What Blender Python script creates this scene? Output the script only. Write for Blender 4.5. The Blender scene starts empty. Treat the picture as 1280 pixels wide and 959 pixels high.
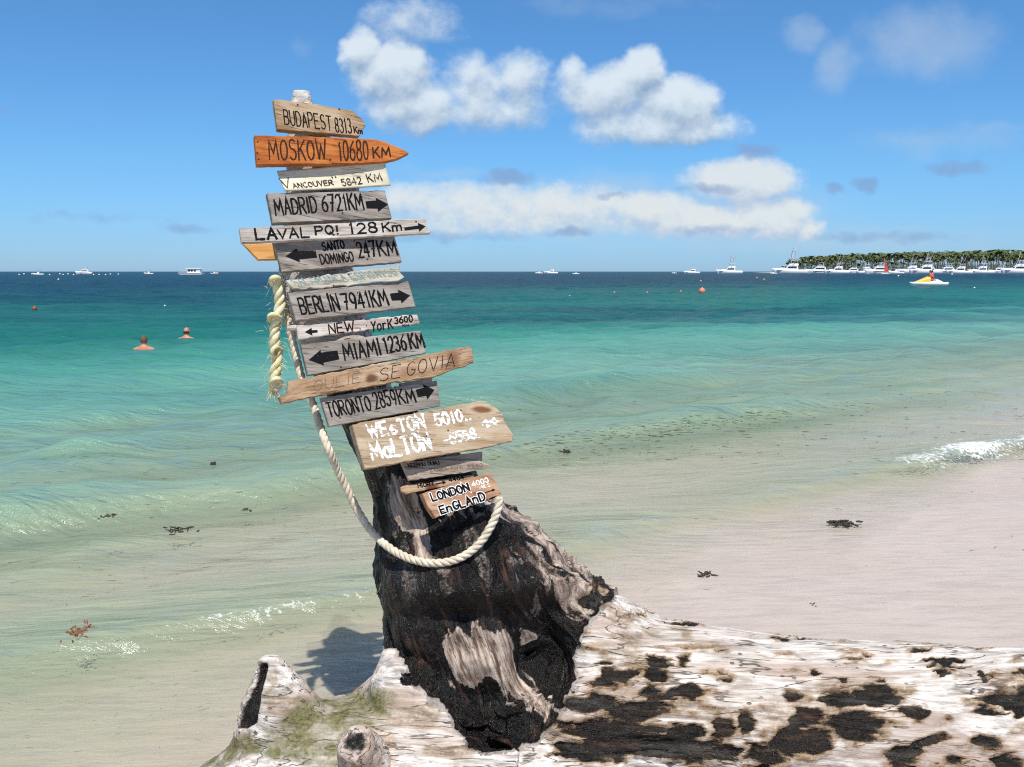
import bpy, bmesh, math, random
import numpy as np
from mathutils import Vector, Matrix
from mathutils.bvhtree import BVHTree

R = math.radians
random.seed(7)
rng = np.random.default_rng(7)
S = bpy.context.scene
COL = S.collection

# ------------------------------------------------------------------ camera, sky, sun, exposure
F = 1256.0                    # focal length in photo pixels (photo is 1280 x 959)
CAMZ = 1.62
PITCH = math.atan(140.0 / F)
cam_d = bpy.data.cameras.new('camera')
cam = bpy.data.objects.new('camera', cam_d); COL.objects.link(cam)
cam.location = (0, 0, CAMZ)
cam.rotation_euler = (R(90) - PITCH, 0, 0)
cam_d.sensor_width = 36.0
cam_d.lens = 36.0 * F / 1280.0
cam_d.clip_start = 0.05
cam_d.clip_end = 200000
S.camera = cam

SUN_DIR = Vector((0.045, -0.47, 0.88)).normalized()      # towards the sun
SUN_EL = math.asin(SUN_DIR.z)
SUN_ROT = math.atan2(SUN_DIR.x, SUN_DIR.y)
sun_d = bpy.data.lights.new('sun', 'SUN'); sun = bpy.data.objects.new('sun', sun_d); COL.objects.link(sun)
sun_d.energy = 4.4; sun_d.angle = R(0.53); sun_d.color = (1.0, 0.955, 0.88)
sun.rotation_euler = SUN_DIR.to_track_quat('Z', 'Y').to_euler()
SKY_STRENGTH = 0.10
S.view_settings.view_transform = 'Standard'
S.view_settings.look = 'None'
S.view_settings.exposure = 0.22
S.view_settings.gamma = 1.0
S.view_settings.use_curve_mapping = False
S.cycles.use_denoising = False
S.cycles.filter_width = 1.1
S.cycles.sample_clamp_indirect = 4.0
S.cycles.sample_clamp_direct = 8.0


def ray(px, py):
    dx = (px - 640.0) / F; dy = (479.5 - py) / F
    cp, sp = math.cos(PITCH), math.sin(PITCH)
    return Vector((dx, cp + dy * sp, -sp + dy * cp))


def P(px, py, Y):
    d = ray(px, py); t = Y / d.y
    return Vector((d.x * t, Y, CAMZ + d.z * t))


def G(px, py, z=0.0):
    d = ray(px, py); t = (z - CAMZ) / d.z
    return Vector((d.x * t, d.y * t, z))


def project(V):
    """world points (n,3) -> photo pixels"""
    x, y, z = V[:, 0], V[:, 1], V[:, 2] - CAMZ
    cp, sp = math.cos(PITCH), math.sin(PITCH)
    fw = y * cp - z * sp; up = y * sp + z * cp
    return 640 + F * x / fw, 479.5 - F * up / fw


# ------------------------------------------------------------------ node helpers
class NT:
    def __init__(s, tree): s.t = tree; s.n = tree.nodes; s.l = tree.links
    def new(s, typ, **kw):
        n = s.n.new(typ)
        for k, v in kw.items(): setattr(n, k, v)
        return n
    def put(s, sock, v):
        if v is None: return
        if isinstance(v, bpy.types.NodeSocket): s.l.new(v, sock)
        elif hasattr(sock, 'default_value'):
            if sock.type == 'RGBA' and not isinstance(v, (int, float)) and len(v) == 3: v = (*v, 1)
            sock.default_value = v
    def m(s, op, a, b=None, c=None, clamp=False):
        n = s.new('ShaderNodeMath', operation=op, use_clamp=clamp)
        for i, v in enumerate((a, b, c)): s.put(n.inputs[i], v)
        return n.outputs[0]
    def vm(s, op, a, b=None, out=0):
        n = s.new('ShaderNodeVectorMath', operation=op)
        s.put(n.inputs[0], a)
        if b is not None: s.put(n.inputs[1], b)
        return n.outputs[out]
    def mix(s, f, a, b, blend='MIX'):
        n = s.new('ShaderNodeMix', data_type='RGBA', blend_type=blend)
        s.put(n.inputs[0], f); s.put(n.inputs[6], a); s.put(n.inputs[7], b)
        return n.outputs[2]
    def ss(s, v, lo, hi, a=0.0, b=1.0):
        n = s.new('ShaderNodeMapRange', interpolation_type='SMOOTHSTEP')
        for i, x in enumerate((v, lo, hi, a, b)): s.put(n.inputs[i], x)
        return n.outputs[0]
    def lin(s, v, lo, hi, a=0.0, b=1.0):
        n = s.new('ShaderNodeMapRange')
        for i, x in enumerate((v, lo, hi, a, b)): s.put(n.inputs[i], x)
        return n.outputs[0]
    def noise(s, vec, scale, detail=4, rough=0.55, dist=0.0, col=False):
        n = s.new('ShaderNodeTexNoise'); n.noise_dimensions = '3D'
        s.put(n.inputs['Vector'], vec); n.inputs['Scale'].default_value = scale
        n.inputs['Detail'].default_value = detail; n.inputs['Roughness'].default_value = rough
        n.inputs['Distortion'].default_value = dist
        return n.outputs[1 if col else 0]
    def voro(s, vec, scale, feature='F1', rnd=1.0):
        n = s.new('ShaderNodeTexVoronoi', feature=feature)
        s.put(n.inputs['Vector'], vec); n.inputs['Scale'].default_value = scale
        n.inputs['Randomness'].default_value = rnd
        return n.outputs[0]
    def ramp(s, f, stops):
        n = s.new('ShaderNodeValToRGB'); e = n.color_ramp.elements
        while len(e) < len(stops): e.new(0.5)
        for el, (p, c) in zip(e, stops): el.position = p; el.color = (*c, 1)
        s.put(n.inputs[0], f); return n.outputs[0]
    def attr(s, name, kind='Fac'):
        n = s.new('ShaderNodeAttribute', attribute_name=name); return n.outputs[kind]
    def coord(s, kind='Object'):
        return s.new('ShaderNodeTexCoord').outputs[kind]
    def bump(s, h, strength=0.5, dist=0.01, normal=None):
        n = s.new('ShaderNodeBump'); n.inputs['Strength'].default_value = strength
        n.inputs['Distance'].default_value = dist; s.put(n.inputs['Height'], h)
        if normal is not None: s.put(n.inputs['Normal'], normal)
        return n.outputs[0]


def material(name):
    mt = bpy.data.materials.new(name); mt.use_nodes = True
    t = NT(mt.node_tree); b = mt.node_tree.nodes['Principled BSDF']
    return mt, t, b


_simple = {}
def simple(name, col, rough=0.6, vary=0.12, scale=8.0, spec=0.5, bump=0.0):
    if name in _simple: return _simple[name]
    mt, t, b = material(name)
    n = t.noise(t.coord(), scale, 5, 0.6)
    c = t.mix(n, [x * (1 - vary) for x in col], [min(1, x * (1 + vary)) for x in col])
    t.put(b.inputs['Base Color'], c)
    b.inputs['Roughness'].default_value = rough
    b.inputs['Specular IOR Level'].default_value = spec
    if bump: t.put(b.inputs['Normal'], t.bump(n, bump, 0.01))
    _simple[name] = mt
    return mt


# ------------------------------------------------------------------ world: physical sky + clouds as a function of direction
W = bpy.data.worlds.new('World'); S.world = W; W.use_nodes = True
wt = NT(W.node_tree); W.node_tree.nodes.clear()


def uv_dir(px, py):
    d = ray(px, py); return d.x / d.y * F, d.z / d.y * F


def cloud_group(name, ells, nscale, amp):
    g = bpy.data.node_groups.new(name, 'ShaderNodeTree')
    g.interface.new_socket('P', in_out='INPUT', socket_type='NodeSocketVector')
    g.interface.new_socket('D', in_out='OUTPUT', socket_type='NodeSocketFloat')
    t = NT(g); gi = t.new('NodeGroupInput'); go = t.new('NodeGroupOutput')
    warp = t.noise(t.vm('MULTIPLY', gi.outputs[0], (1 / nscale, 1 / nscale, 0)), 1.6, 3, 0.5, col=True)
    wv = t.vm('MULTIPLY', t.vm('SUBTRACT', warp, (0.5, 0.5, 0.5)), (nscale * 0.7, nscale * 0.5, 0))
    pw = t.vm('ADD', gi.outputs[0], wv)
    acc = None
    for (px, py, rx, ry, wgt) in ells:
        u, v = uv_dir(px, py)
        q = t.vm('MULTIPLY', t.vm('SUBTRACT', pw, (u, v, 0)), (1 / rx, 1 / ry, 0))
        dd = t.vm('DOT_PRODUCT', q, q, out=1)
        e = t.m('MULTIPLY_ADD', dd, -wgt, wgt)
        acc = e if acc is None else t.m('SMOOTH_MAX', acc, e, 0.35)
    n = t.noise(t.vm('MULTIPLY', gi.outputs[0], (1 / nscale, 1.25 / nscale, 0)), 1.0, 9, 0.66)
    n2 = t.m('MULTIPLY_ADD', t.m('SUBTRACT', n, 0.5), amp, acc)
    t.l.new(n2, go.inputs[0])
    return g


def use_group(g, vec):
    n = wt.new('ShaderNodeGroup'); n.node_tree = g; wt.l.new(vec, n.inputs[0]); return n.outputs[0]


def build_world():
    t = wt
    tc = t.coord('Generated')
    sep = t.new('ShaderNodeSeparateXYZ'); t.l.new(tc, sep.inputs[0])
    X, Yd, Z = sep.outputs
    ya = t.m('MAXIMUM', t.m('ABSOLUTE', Yd), 0.02)
    cmb = t.new('ShaderNodeCombineXYZ')
    t.l.new(t.m('MULTIPLY', t.m('DIVIDE', X, ya), F), cmb.inputs[0])
    t.l.new(t.m('MULTIPLY', t.m('DIVIDE', Z, ya), F), cmb.inputs[1])
    uv = cmb.outputs[0]
    sky = t.new('ShaderNodeTexSky', sky_type='NISHITA')
    sky.sun_disc = False; sky.sun_elevation = SUN_EL; sky.sun_rotation = SUN_ROT
    sky.air_density = 1.0; sky.dust_density = 0.2; sky.ozone_density = 1.6; sky.altitude = 0
    K = 1.0 / SKY_STRENGTH
    base = t.mix(1.0, sky.outputs[0], t.ramp(Z, [(0.0, SKY_TINT[0]), (0.10, SKY_TINT[1]), (0.36, SKY_TINT[2]), (0.62, SKY_TINT[3])]), 'MULTIPLY')
    far = cloud_group('cloud_far', [(930, 226, 82, 32, 1.1), (962, 272, 72, 30, 1), (1010, 284, 22, 18, .8), (815, 262, 70, 28, .95), (700, 258, 110, 32, .72),
                                    (590, 258, 110, 34, .66), (520, 250, 70, 26, .6), (640, 276, 190, 22, .6), (880, 276, 120, 26, .8)], 34, 1.25)
    fuz = cloud_group('cloud_fuzzy', [(452, 62, 30, 30, .9), (492, 92, 60, 46, 1.15), (515, 132, 68, 38, .9), (592, 114, 46, 50, .66), (650, 106, 42, 46, .66),
                                      (617, 138, 86, 30, .55), (517, 28, 66, 32, .4),
                                      (715, 96, 30, 28, .7), (760, 116, 66, 40, .85), (802, 92, 34, 32, 1.0), (845, 132, 62, 40, 1.0), (825, 158, 112, 30, .85), (892, 160, 46, 24, .6)], 62, 1.12)
    wis = cloud_group('cloud_wisp', [(1005, 45, 26, 30, .75), (1045, 82, 34, 42, .8), (1160, 52, 100, 56, .85), (760, 262, 330, 52, .95), (1180, 175, 120, 22, .5), (560, 215, 90, 10, .5), (1000, 300, 330, 24, .6), (1230, 160, 90, 10, .3), (760, 5, 160, 18, .3), (380, 62, 20, 14, .3)], 70, 1.1)
    gry = cloud_group('cloud_grey', [(945, 190, 36, 14, .8), (635, 222, 46, 14, .9), (1084, 230, 20, 13, .8), (1045, 237, 14, 11, .7), (1195, 211, 60, 13, .7),
                                     (1165, 165, 26, 12, .4), (760, 246, 30, 6, .6), (890, 236, 60, 10, .7), (710, 291, 40, 8, .7), (900, 288, 70, 9, .6),
                                     (1100, 296, 130, 10, .5), (560, 296, 130, 10, .5), (120, 272, 160, 9, .3), (240, 285, 50, 10, .5), (-20, 140, 40, 10, .5)], 40, 1.2)
    up = t.vm('ADD', uv, (-4, 17, 0))
    # thin high wisps
    a = t.ss(use_group(wis, uv), -0.1, 1.2, 0, 0.50)
    c = t.mix(a, base, [K * x for x in (0.45, 0.54, 0.64)])
    # far bright bank
    d0 = use_group(far, uv); d1 = use_group(far, up)
    lit = t.ss(t.m('SUBTRACT', d0, d1), -0.8, 0.35)
    cc = t.mix(lit, [K * x for x in (0.40, 0.48, 0.62)], [K * x for x in (0.70, 0.72, 0.70)])
    c = t.mix(t.ss(d0, -0.10, 0.75, 0, 0.82), c, cc)
    # fuzzy cumulus
    d0 = use_group(fuz, uv); d1 = use_group(fuz, up)
    lit = t.ss(t.m('SUBTRACT', d0, d1), -0.70, 0.45)
    cc = t.mix(lit, [K * x for x in (0.22, 0.32, 0.46)], [K * x for x in (0.68, 0.75, 0.79)])
    c = t.mix(t.ss(d0, -0.08, 0.70, 0, 0.88), c, cc)
    # small grey shreds
    d0 = use_group(gry, uv)
    c = t.mix(t.ss(d0, 0.05, 0.9, 0, 0.68), c, [K * x for x in (0.20, 0.31, 0.52)])
    # clouds only above the horizon
    hz = t.ss(Z, 0.0, 0.02)
    c = t.mix(hz, base, c)
    bg = t.new('ShaderNodeBackground'); t.l.new(c, bg.inputs[0]); bg.inputs[1].default_value = SKY_STRENGTH
    out = t.new('ShaderNodeOutputWorld'); t.l.new(bg.outputs[0], out.inputs[0])


SKY_TINT = ((0.37, 0.64, 1.20), (0.40, 0.74, 1.12), (0.42, 0.78, 1.06), (1.15, 1.08, 1.0))
build_world()


# ------------------------------------------------------------------ numpy noise
def _hash(ix, iy, iz, seed):
    h = (ix.astype(np.int64) * 374761393 + iy.astype(np.int64) * 668265263 + iz.astype(np.int64) * 2147483647 + seed * 1274126177) & 0xFFFFFFFF
    h = ((h ^ (h >> 13)) * 1274126177) & 0xFFFFFFFF
    h = ((h ^ (h >> 16)) * 2246822519) & 0xFFFFFFFF
    return ((h ^ (h >> 15)) & 0xFFFF) / 65535.0


def vnoise(p, seed=0):
    i = np.floor(p).astype(np.int64); f = p - i; f = f * f * f * (f * (f * 6 - 15) + 10)
    r = 0
    for dx in (0, 1):
        for dy in (0, 1):
            for dz in (0, 1):
                w = (f[:, 0] if dx else 1 - f[:, 0]) * (f[:, 1] if dy else 1 - f[:, 1]) * (f[:, 2] if dz else 1 - f[:, 2])
                r = r + w * _hash(i[:, 0] + dx, i[:, 1] + dy, i[:, 2] + dz, seed)
    return r * 2 - 1


def fbm(p, oct=4, seed=0, gain=0.5):
    a, s, r = 1.0, 0.0, 0
    q = np.array(p, dtype=float)
    for k in range(oct):
        r = r + a * vnoise(q, seed + k * 17); s += a; a *= gain; q = q * 2.03 + 11.3
    return r / s


def sstep(x, lo, hi):
    t = np.clip((x - lo) / (hi - lo), 0, 1); return t * t * (3 - 2 * t)


# ------------------------------------------------------------------ object helpers
def link(name, me, mat=None, parent=None, smooth=False):
    o = bpy.data.objects.new(name, me); COL.objects.link(o)
    if mat is not None and not len(me.materials): me.materials.append(mat)
    if parent is not None: o.parent = parent
    if smooth: me.shade_smooth()
    return o


def tag(o, label=None, cat=None, group=None, kind=None):
    if label: o['label'] = label
    if cat: o['category'] = cat
    if group: o['group'] = group
    if kind: o['kind'] = kind
    return o


def empty(name, loc=(0, 0, 0), rz=0.0):
    o = bpy.data.objects.new(name, None); COL.objects.link(o)
    o.location = loc; o.rotation_euler = (0, 0, rz); o.empty_display_size = 0.2
    return o


def copy_tree(o, parent=None):
    c = o.copy(); COL.objects.link(c)
    if parent is not None: c.parent = parent
    for ch in [x for x in bpy.data.objects if x.parent == o]: copy_tree(ch, c)
    return c


class MB:
    """collects vertices and faces into one mesh"""
    def __init__(s): s.v = []; s.f = []
    def add(s, V, Fc):
        k = len(s.v); s.v += [tuple(p) for p in V]; s.f += [tuple(i + k for i in f) for f in Fc]; return s
    def box(s, c, size, rz=0.0, taper=1.0):
        cx, cy, cz = c; sx, sy, sz = [q / 2 for q in size]; V = []
        for z, k in ((-sz, 1), (sz, taper)):
            for x, y in ((-sx, -sy), (sx, -sy), (sx, sy), (-sx, sy)):
                x *= k; y *= k
                V.append((cx + x * math.cos(rz) - y * math.sin(rz), cy + x * math.sin(rz) + y * math.cos(rz), cz + z))
        return s.add(V, [(3, 2, 1, 0), (4, 5, 6, 7), (0, 1, 5, 4), (1, 2, 6, 5), (2, 3, 7, 6), (3, 0, 4, 7)])
    def tube(s, pts, rad, n=10, ref=(0, 1, 0), cap=True):
        pts = [Vector(p) for p in pts]; ref = Vector(ref); V = []; Fc = []
        N = len(pts)
        for i, p in enumerate(pts):
            T = (pts[min(i + 1, N - 1)] - pts[max(i - 1, 0)]).normalized()
            A = T.cross(ref)
            if A.length < 1e-4: A = T.cross(Vector((1, 0.2, 0.1)))
            A.normalize(); B = T.cross(A)
            r = rad[i] if hasattr(rad, '__len__') else rad
            ra, rb = r if hasattr(r, '__len__') else (r, r)
            for k in range(n):
                a = 2 * math.pi * k / n
                V.append(p + A * (ra * math.cos(a)) + B * (rb * math.sin(a)))
        for i in range(N - 1):
            for k in range(n):
                k2 = (k + 1) % n
                Fc.append((i * n + k, i * n + k2, (i + 1) * n + k2, (i + 1) * n + k))
        if cap:
            Fc.append(tuple(range(n - 1, -1, -1))); Fc.append(tuple((N - 1) * n + k for k in range(n)))
        return s.add(V, Fc)
    def ball(s, c, r, n=10, m=7):
        rx, ry, rz = r if hasattr(r, '__len__') else (r, r, r)
        V = [(c[0], c[1], c[2] - rz)]; Fc = []
        for j in range(1, m):
            th = -math.pi / 2 + math.pi * j / m
            for k in range(n):
                a = 2 * math.pi * k / n
                V.append((c[0] + rx * math.cos(th) * math.cos(a), c[1] + ry * math.cos(th) * math.sin(a), c[2] + rz * math.sin(th)))
        V.append((c[0], c[1], c[2] + rz)); top = len(V) - 1
        for k in range(n):
            k2 = (k + 1) % n
            Fc.append((0, 1 + k2, 1 + k)); Fc.append((top, top - n + k, top - n + k2))
            for j in range(m - 2):
                a = 1 + j * n
                Fc.append((a + k, a + k2, a + n + k2, a + n + k))
        return s.add(V, Fc)
    def mesh(s, name):
        me = bpy.data.meshes.new(name); me.from_pydata(s.v, [], s.f); me.update()
        bm = bmesh.new(); bm.from_mesh(me); bmesh.ops.recalc_face_normals(bm, faces=bm.faces); bm.to_mesh(me); bm.free()
        return me
    def build(s, name, mat, parent=None, smooth=False):
        return link(name, s.mesh(name), mat, parent, smooth)


def remeshed(mb, voxel, smooth=4):
    """fuse the closed shapes of an MB into one continuous surface"""
    o = link('fuse', mb.mesh('fuse'))
    r = o.modifiers.new('r', 'REMESH'); r.mode = 'VOXEL'; r.voxel_size = voxel
    if smooth:
        s = o.modifiers.new('s', 'SMOOTH'); s.factor = 0.5; s.iterations = smooth
    dg = bpy.context.evaluated_depsgraph_get(); dg.update()
    me = bpy.data.meshes.new_from_object(o.evaluated_get(dg))
    old = o.data; bpy.data.objects.remove(o); bpy.data.meshes.remove(old)
    return me


def get_co(me):
    a = np.empty(len(me.vertices) * 3); me.vertices.foreach_get('co', a); return a.reshape(-1, 3)


def set_co(me, V):
    me.vertices.foreach_set('co', np.ascontiguousarray(V, dtype=np.float32).ravel()); me.update()


def get_no(me):
    a = np.empty(len(me.vertices) * 3); me.vertex_normals.foreach_get('vector', a); return a.reshape(-1, 3)


def set_attr(me, name, a):
    if a.ndim == 1:
        at = me.attributes.new(name, 'FLOAT', 'POINT'); at.data.foreach_set('value', a.astype(np.float32))
    else:
        at = me.attributes.new(name, 'FLOAT_VECTOR', 'POINT'); at.data.foreach_set('vector', np.ascontiguousarray(a, dtype=np.float32).ravel())


def grid_mesh(name, X, Y, Z):
    n, m = X.shape
    me = bpy.data.meshes.new(name)
    V = np.stack([X, Y, Z], -1).reshape(-1, 3)
    i = np.arange(n * m).reshape(n, m)
    q = np.stack([i[:-1, :-1], i[:-1, 1:], i[1:, 1:], i[1:, :-1]], -1).reshape(-1, 4)
    me.vertices.add(len(V)); me.loops.add(q.size); me.polygons.add(len(q))
    me.vertices.foreach_set('co', V.astype(np.float32).ravel())
    me.loops.foreach_set('vertex_index', q.astype(np.int32).ravel())
    me.polygons.foreach_set('loop_start', np.arange(0, q.size, 4, dtype=np.int32))
    me.polygons.foreach_set('loop_total', np.full(len(q), 4, dtype=np.int32))
    me.update(calc_edges=True); me.validate(); me.shade_smooth()
    return me


# ------------------------------------------------------------------ beach and sea
NX, NY = -0.66, 0.75                         # offshore direction


def shore_s(x, y):
    s = NX * x + NY * y
    t = NY * x - NX * y
    return s, t


def sand_h(s, t):
    u = np.clip((np.asarray(t, float) - 0.5) / 3.0, 0, 1)
    d = s - 3.0 + 1.0 * (1 - u * u * (3 - 2 * u))
    h = np.where(d < 0, -0.030 * d, -0.024 * d - 0.0040 * d * d)
    h = np.minimum(h, 0.6)
    deep = -np.clip((s - 20) * 0.02, 0, 5)
    return np.maximum(h, -2.2) + deep


def fan(rows, cols, umax):
    y = rows[:, None] + 0 * cols[None, :]
    x = (rows[:, None] + 9.0) * umax * cols[None, :]
    return x, y


def rows_geo(parts):
    out = []
    for a, b, n in parts:
        out.append(np.exp(np.linspace(np.log(a + 9), np.log(b + 9), n, endpoint=False)) - 9)
    out.append(np.array([parts[-1][1]]))
    return np.concatenate(out)


def build_sand():
    rows = rows_geo([(-6, 2.2, 40), (2.2, 14, 420), (14, 80, 120), (80, 60000, 50)])
    cols = np.linspace(-1, 1, 420)
    X, Y = fan(rows, cols, 0.62)
    s, t = shore_s(X, Y)
    Z = sand_h(s, t)
    p = np.stack([X, Y, 0 * X], -1).reshape(-1, 3)
    q = np.stack([t.ravel() * 0.5, s.ravel() * 2.2, 0 * t.ravel()], -1)
    w = (1 - sstep(Y, 14, 40)).ravel()
    dz = 0.010 * fbm(p * 1.3, 3, 5) + 0.0035 * fbm(q * 3.0, 3, 9)
    Z = Z + (dz * w).reshape(Z.shape)
    me = grid_mesh('sand', X, Y, Z)
    mt, tt, b = material('wet_sand')
    co = tt.new('ShaderNodeNewGeometry').outputs['Position']
    mp = tt.new('ShaderNodeMapping'); tt.l.new(co, mp.inputs[0]); mp.inputs['Rotation'].default_value = (0, 0, -R(20)); mp.inputs['Scale'].default_value = (0.32, 1.5, 1)
    st = tt.noise(mp.outputs[0], 14.0, 6, 0.65)
    big = tt.noise(co, 0.9, 4, 0.5)
    gr = tt.noise(co, 520, 2, 0.6)
    c = tt.mix(tt.ss(big, 0.3, 0.7), (0.60, 0.485, 0.40), (0.625, 0.53, 0.455))
    c = tt.mix(tt.ss(st, 0.33, 0.58, 0.25, 1.0), (0.47, 0.395, 0.33), c)
    c = tt.mix(tt.ss(st, 0.60, 0.8, 0, 0.5), c, (0.68, 0.61, 0.53))
    c = tt.mix(tt.m('MULTIPLY', gr, 0.5), c, tt.mix(gr, (0.26, 0.21, 0.17), (0.76, 0.68, 0.60)))
    spk = tt.m('MULTIPLY', tt.ss(tt.voro(co, 55), 0.08, 0.13, 1, 0), tt.ss(tt.noise(co, 2.3, 3, .6), .48, .62))
    c = tt.mix(tt.m('MULTIPLY', spk, .75), c, (0.13, 0.10, 0.075))
    tt.put(b.inputs['Base Color'], c)
    b.inputs['Roughness'].default_value = 0.55
    b.inputs['Coat Weight'].default_value = 0.12
    b.inputs['Coat Roughness'].default_value = 0.22
    st2 = tt.noise(mp.outputs[0], 60.0, 4, 0.65)
    nrm = tt.bump(tt.m('ADD', tt.m('MULTIPLY', st2, 0.5), tt.m('ADD', st, tt.m('MULTIPLY', gr, 0.4))), 0.6, 0.016)
    tt.put(b.inputs['Normal'], nrm)
    o = link('sand', me, mt); tag(o, kind='structure')
    return o


def wave_height(x, y):
    """surface height of the sea and the mask of foam and painted glints; crests run along the shore"""
    s, t = shore_s(x, y)
    r = np.random.default_rng(3)
    z = np.zeros_like(x)
    spacing = np.maximum((y + 9) * 0.0036, 0.02)
    depth = -sand_h(s, t)
    grow = np.clip(depth / 0.30, 0.08, 1.0)
    warp = fbm(np.stack([x.ravel() * 0.12, y.ravel() * 0.12, 0 * x.ravel()], -1), 3, 21).reshape(x.shape)
    gust = 0.75 + 0.5 * fbm(np.stack([x.ravel() * 0.05, y.ravel() * 0.08, 0 * x.ravel()], -1), 2, 41).reshape(x.shape)
    for k in range(34):
        L = 0.42 * (1.105 ** k)
        ang = math.atan2(NY, NX) + r.normal(0, 0.62)
        A = 0.0068 * L ** 0.62 * (1 + 0.9 * math.exp(-(math.log(L / 1.1) / 0.55) ** 2))
        ph = (np.cos(ang) * x + np.sin(ang) * y) * (2 * math.pi / L) + r.uniform(0, 6.28) + warp * 2.2
        fade = sstep(L / spacing, 2.2, 5.0) * np.where(L > 2.0, grow, np.minimum(1, grow * 1.6))
        c = 0.5 + 0.5 * np.sin(ph)
        z += A * fade * (1.5 * c ** 1.7 - 0.62)
    z *= 1.05 * gust
    # long low breakers rolling in, parallel to the shore
    n1 = fbm(np.stack([t.ravel() * 0.35, 0 * t.ravel(), 0 * t.ravel()], -1), 3, 77).reshape(x.shape)
    foam = np.zeros_like(x)
    fine = fbm(np.stack([x.ravel() * 2.2, y.ravel() * 2.2, 0 * t.ravel()], -1), 4, 93).reshape(x.shape)
    for (s0, amp, wf, wb, ph) in ((4.15, 0.105, 0.14, 0.6, 0.0), (6.45, 0.19, 0.26, 0.85, 3.1), (9.4, 0.11, 0.40, 0.9, 7.7), (12.8, 0.08, 0.55, 1.2, 12.0), (17.0, 0.08, 0.7, 1.6, 15.0), (22.5, 0.09, 0.9, 2.0, 19.0), (30.0, 0.10, 1.2, 2.4, 25.0)):
        n = fbm(np.stack([t.ravel() * 0.30 + ph, 0 * t.ravel() + ph, 0 * t.ravel()], -1), 3, 78).reshape(x.shape)
        loc = s - (s0 + 0.75 * n - 0.0 * t) + 0.05 * fine
        if s0 < 5: loc = loc - np.clip(-t - 0.3, 0, 6) * 0.10 + np.clip(t - 4.0, 0, 8) * 0.10
        prof = np.where(loc < 0, np.exp(-(loc / wf) ** 2), np.exp(-(loc / wb) ** 2))
        mod = 0.55 + 0.45 * np.tanh(2.5 * n1 + 1.2 * n)
        z += amp * prof * mod
        if s0 < 5:
            px_ = np.exp(-((loc - 0.04) / 0.26) ** 2)
            foam = np.maximum(foam, px_ * sstep(t, 7.2, 8.0) * (0.85 + 0.5 * fine))
            back = np.exp(-((loc - 0.35) / 0.4) ** 2) * sstep(t, 8.0, 8.8) * 0.75
            foam = np.maximum(foam, back * (0.7 + 0.7 * fine))
            foam = np.maximum(foam, np.exp(-((loc + 0.06) / 0.07) ** 2) * sstep(-t, -3.1, -2.5) * sstep(t, 1.3, 1.9) * 0.52)  # sun glints on the left swash, painted as white specks
            foam = np.maximum(foam, np.exp(-((loc + 0.06) / 0.03) ** 2) * 0.16)
    z += 0.035 * np.clip(foam - 0.35, 0, 1) * (0.6 + fine)
    return z * (1 - sstep(y, 200, 900)), foam


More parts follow.
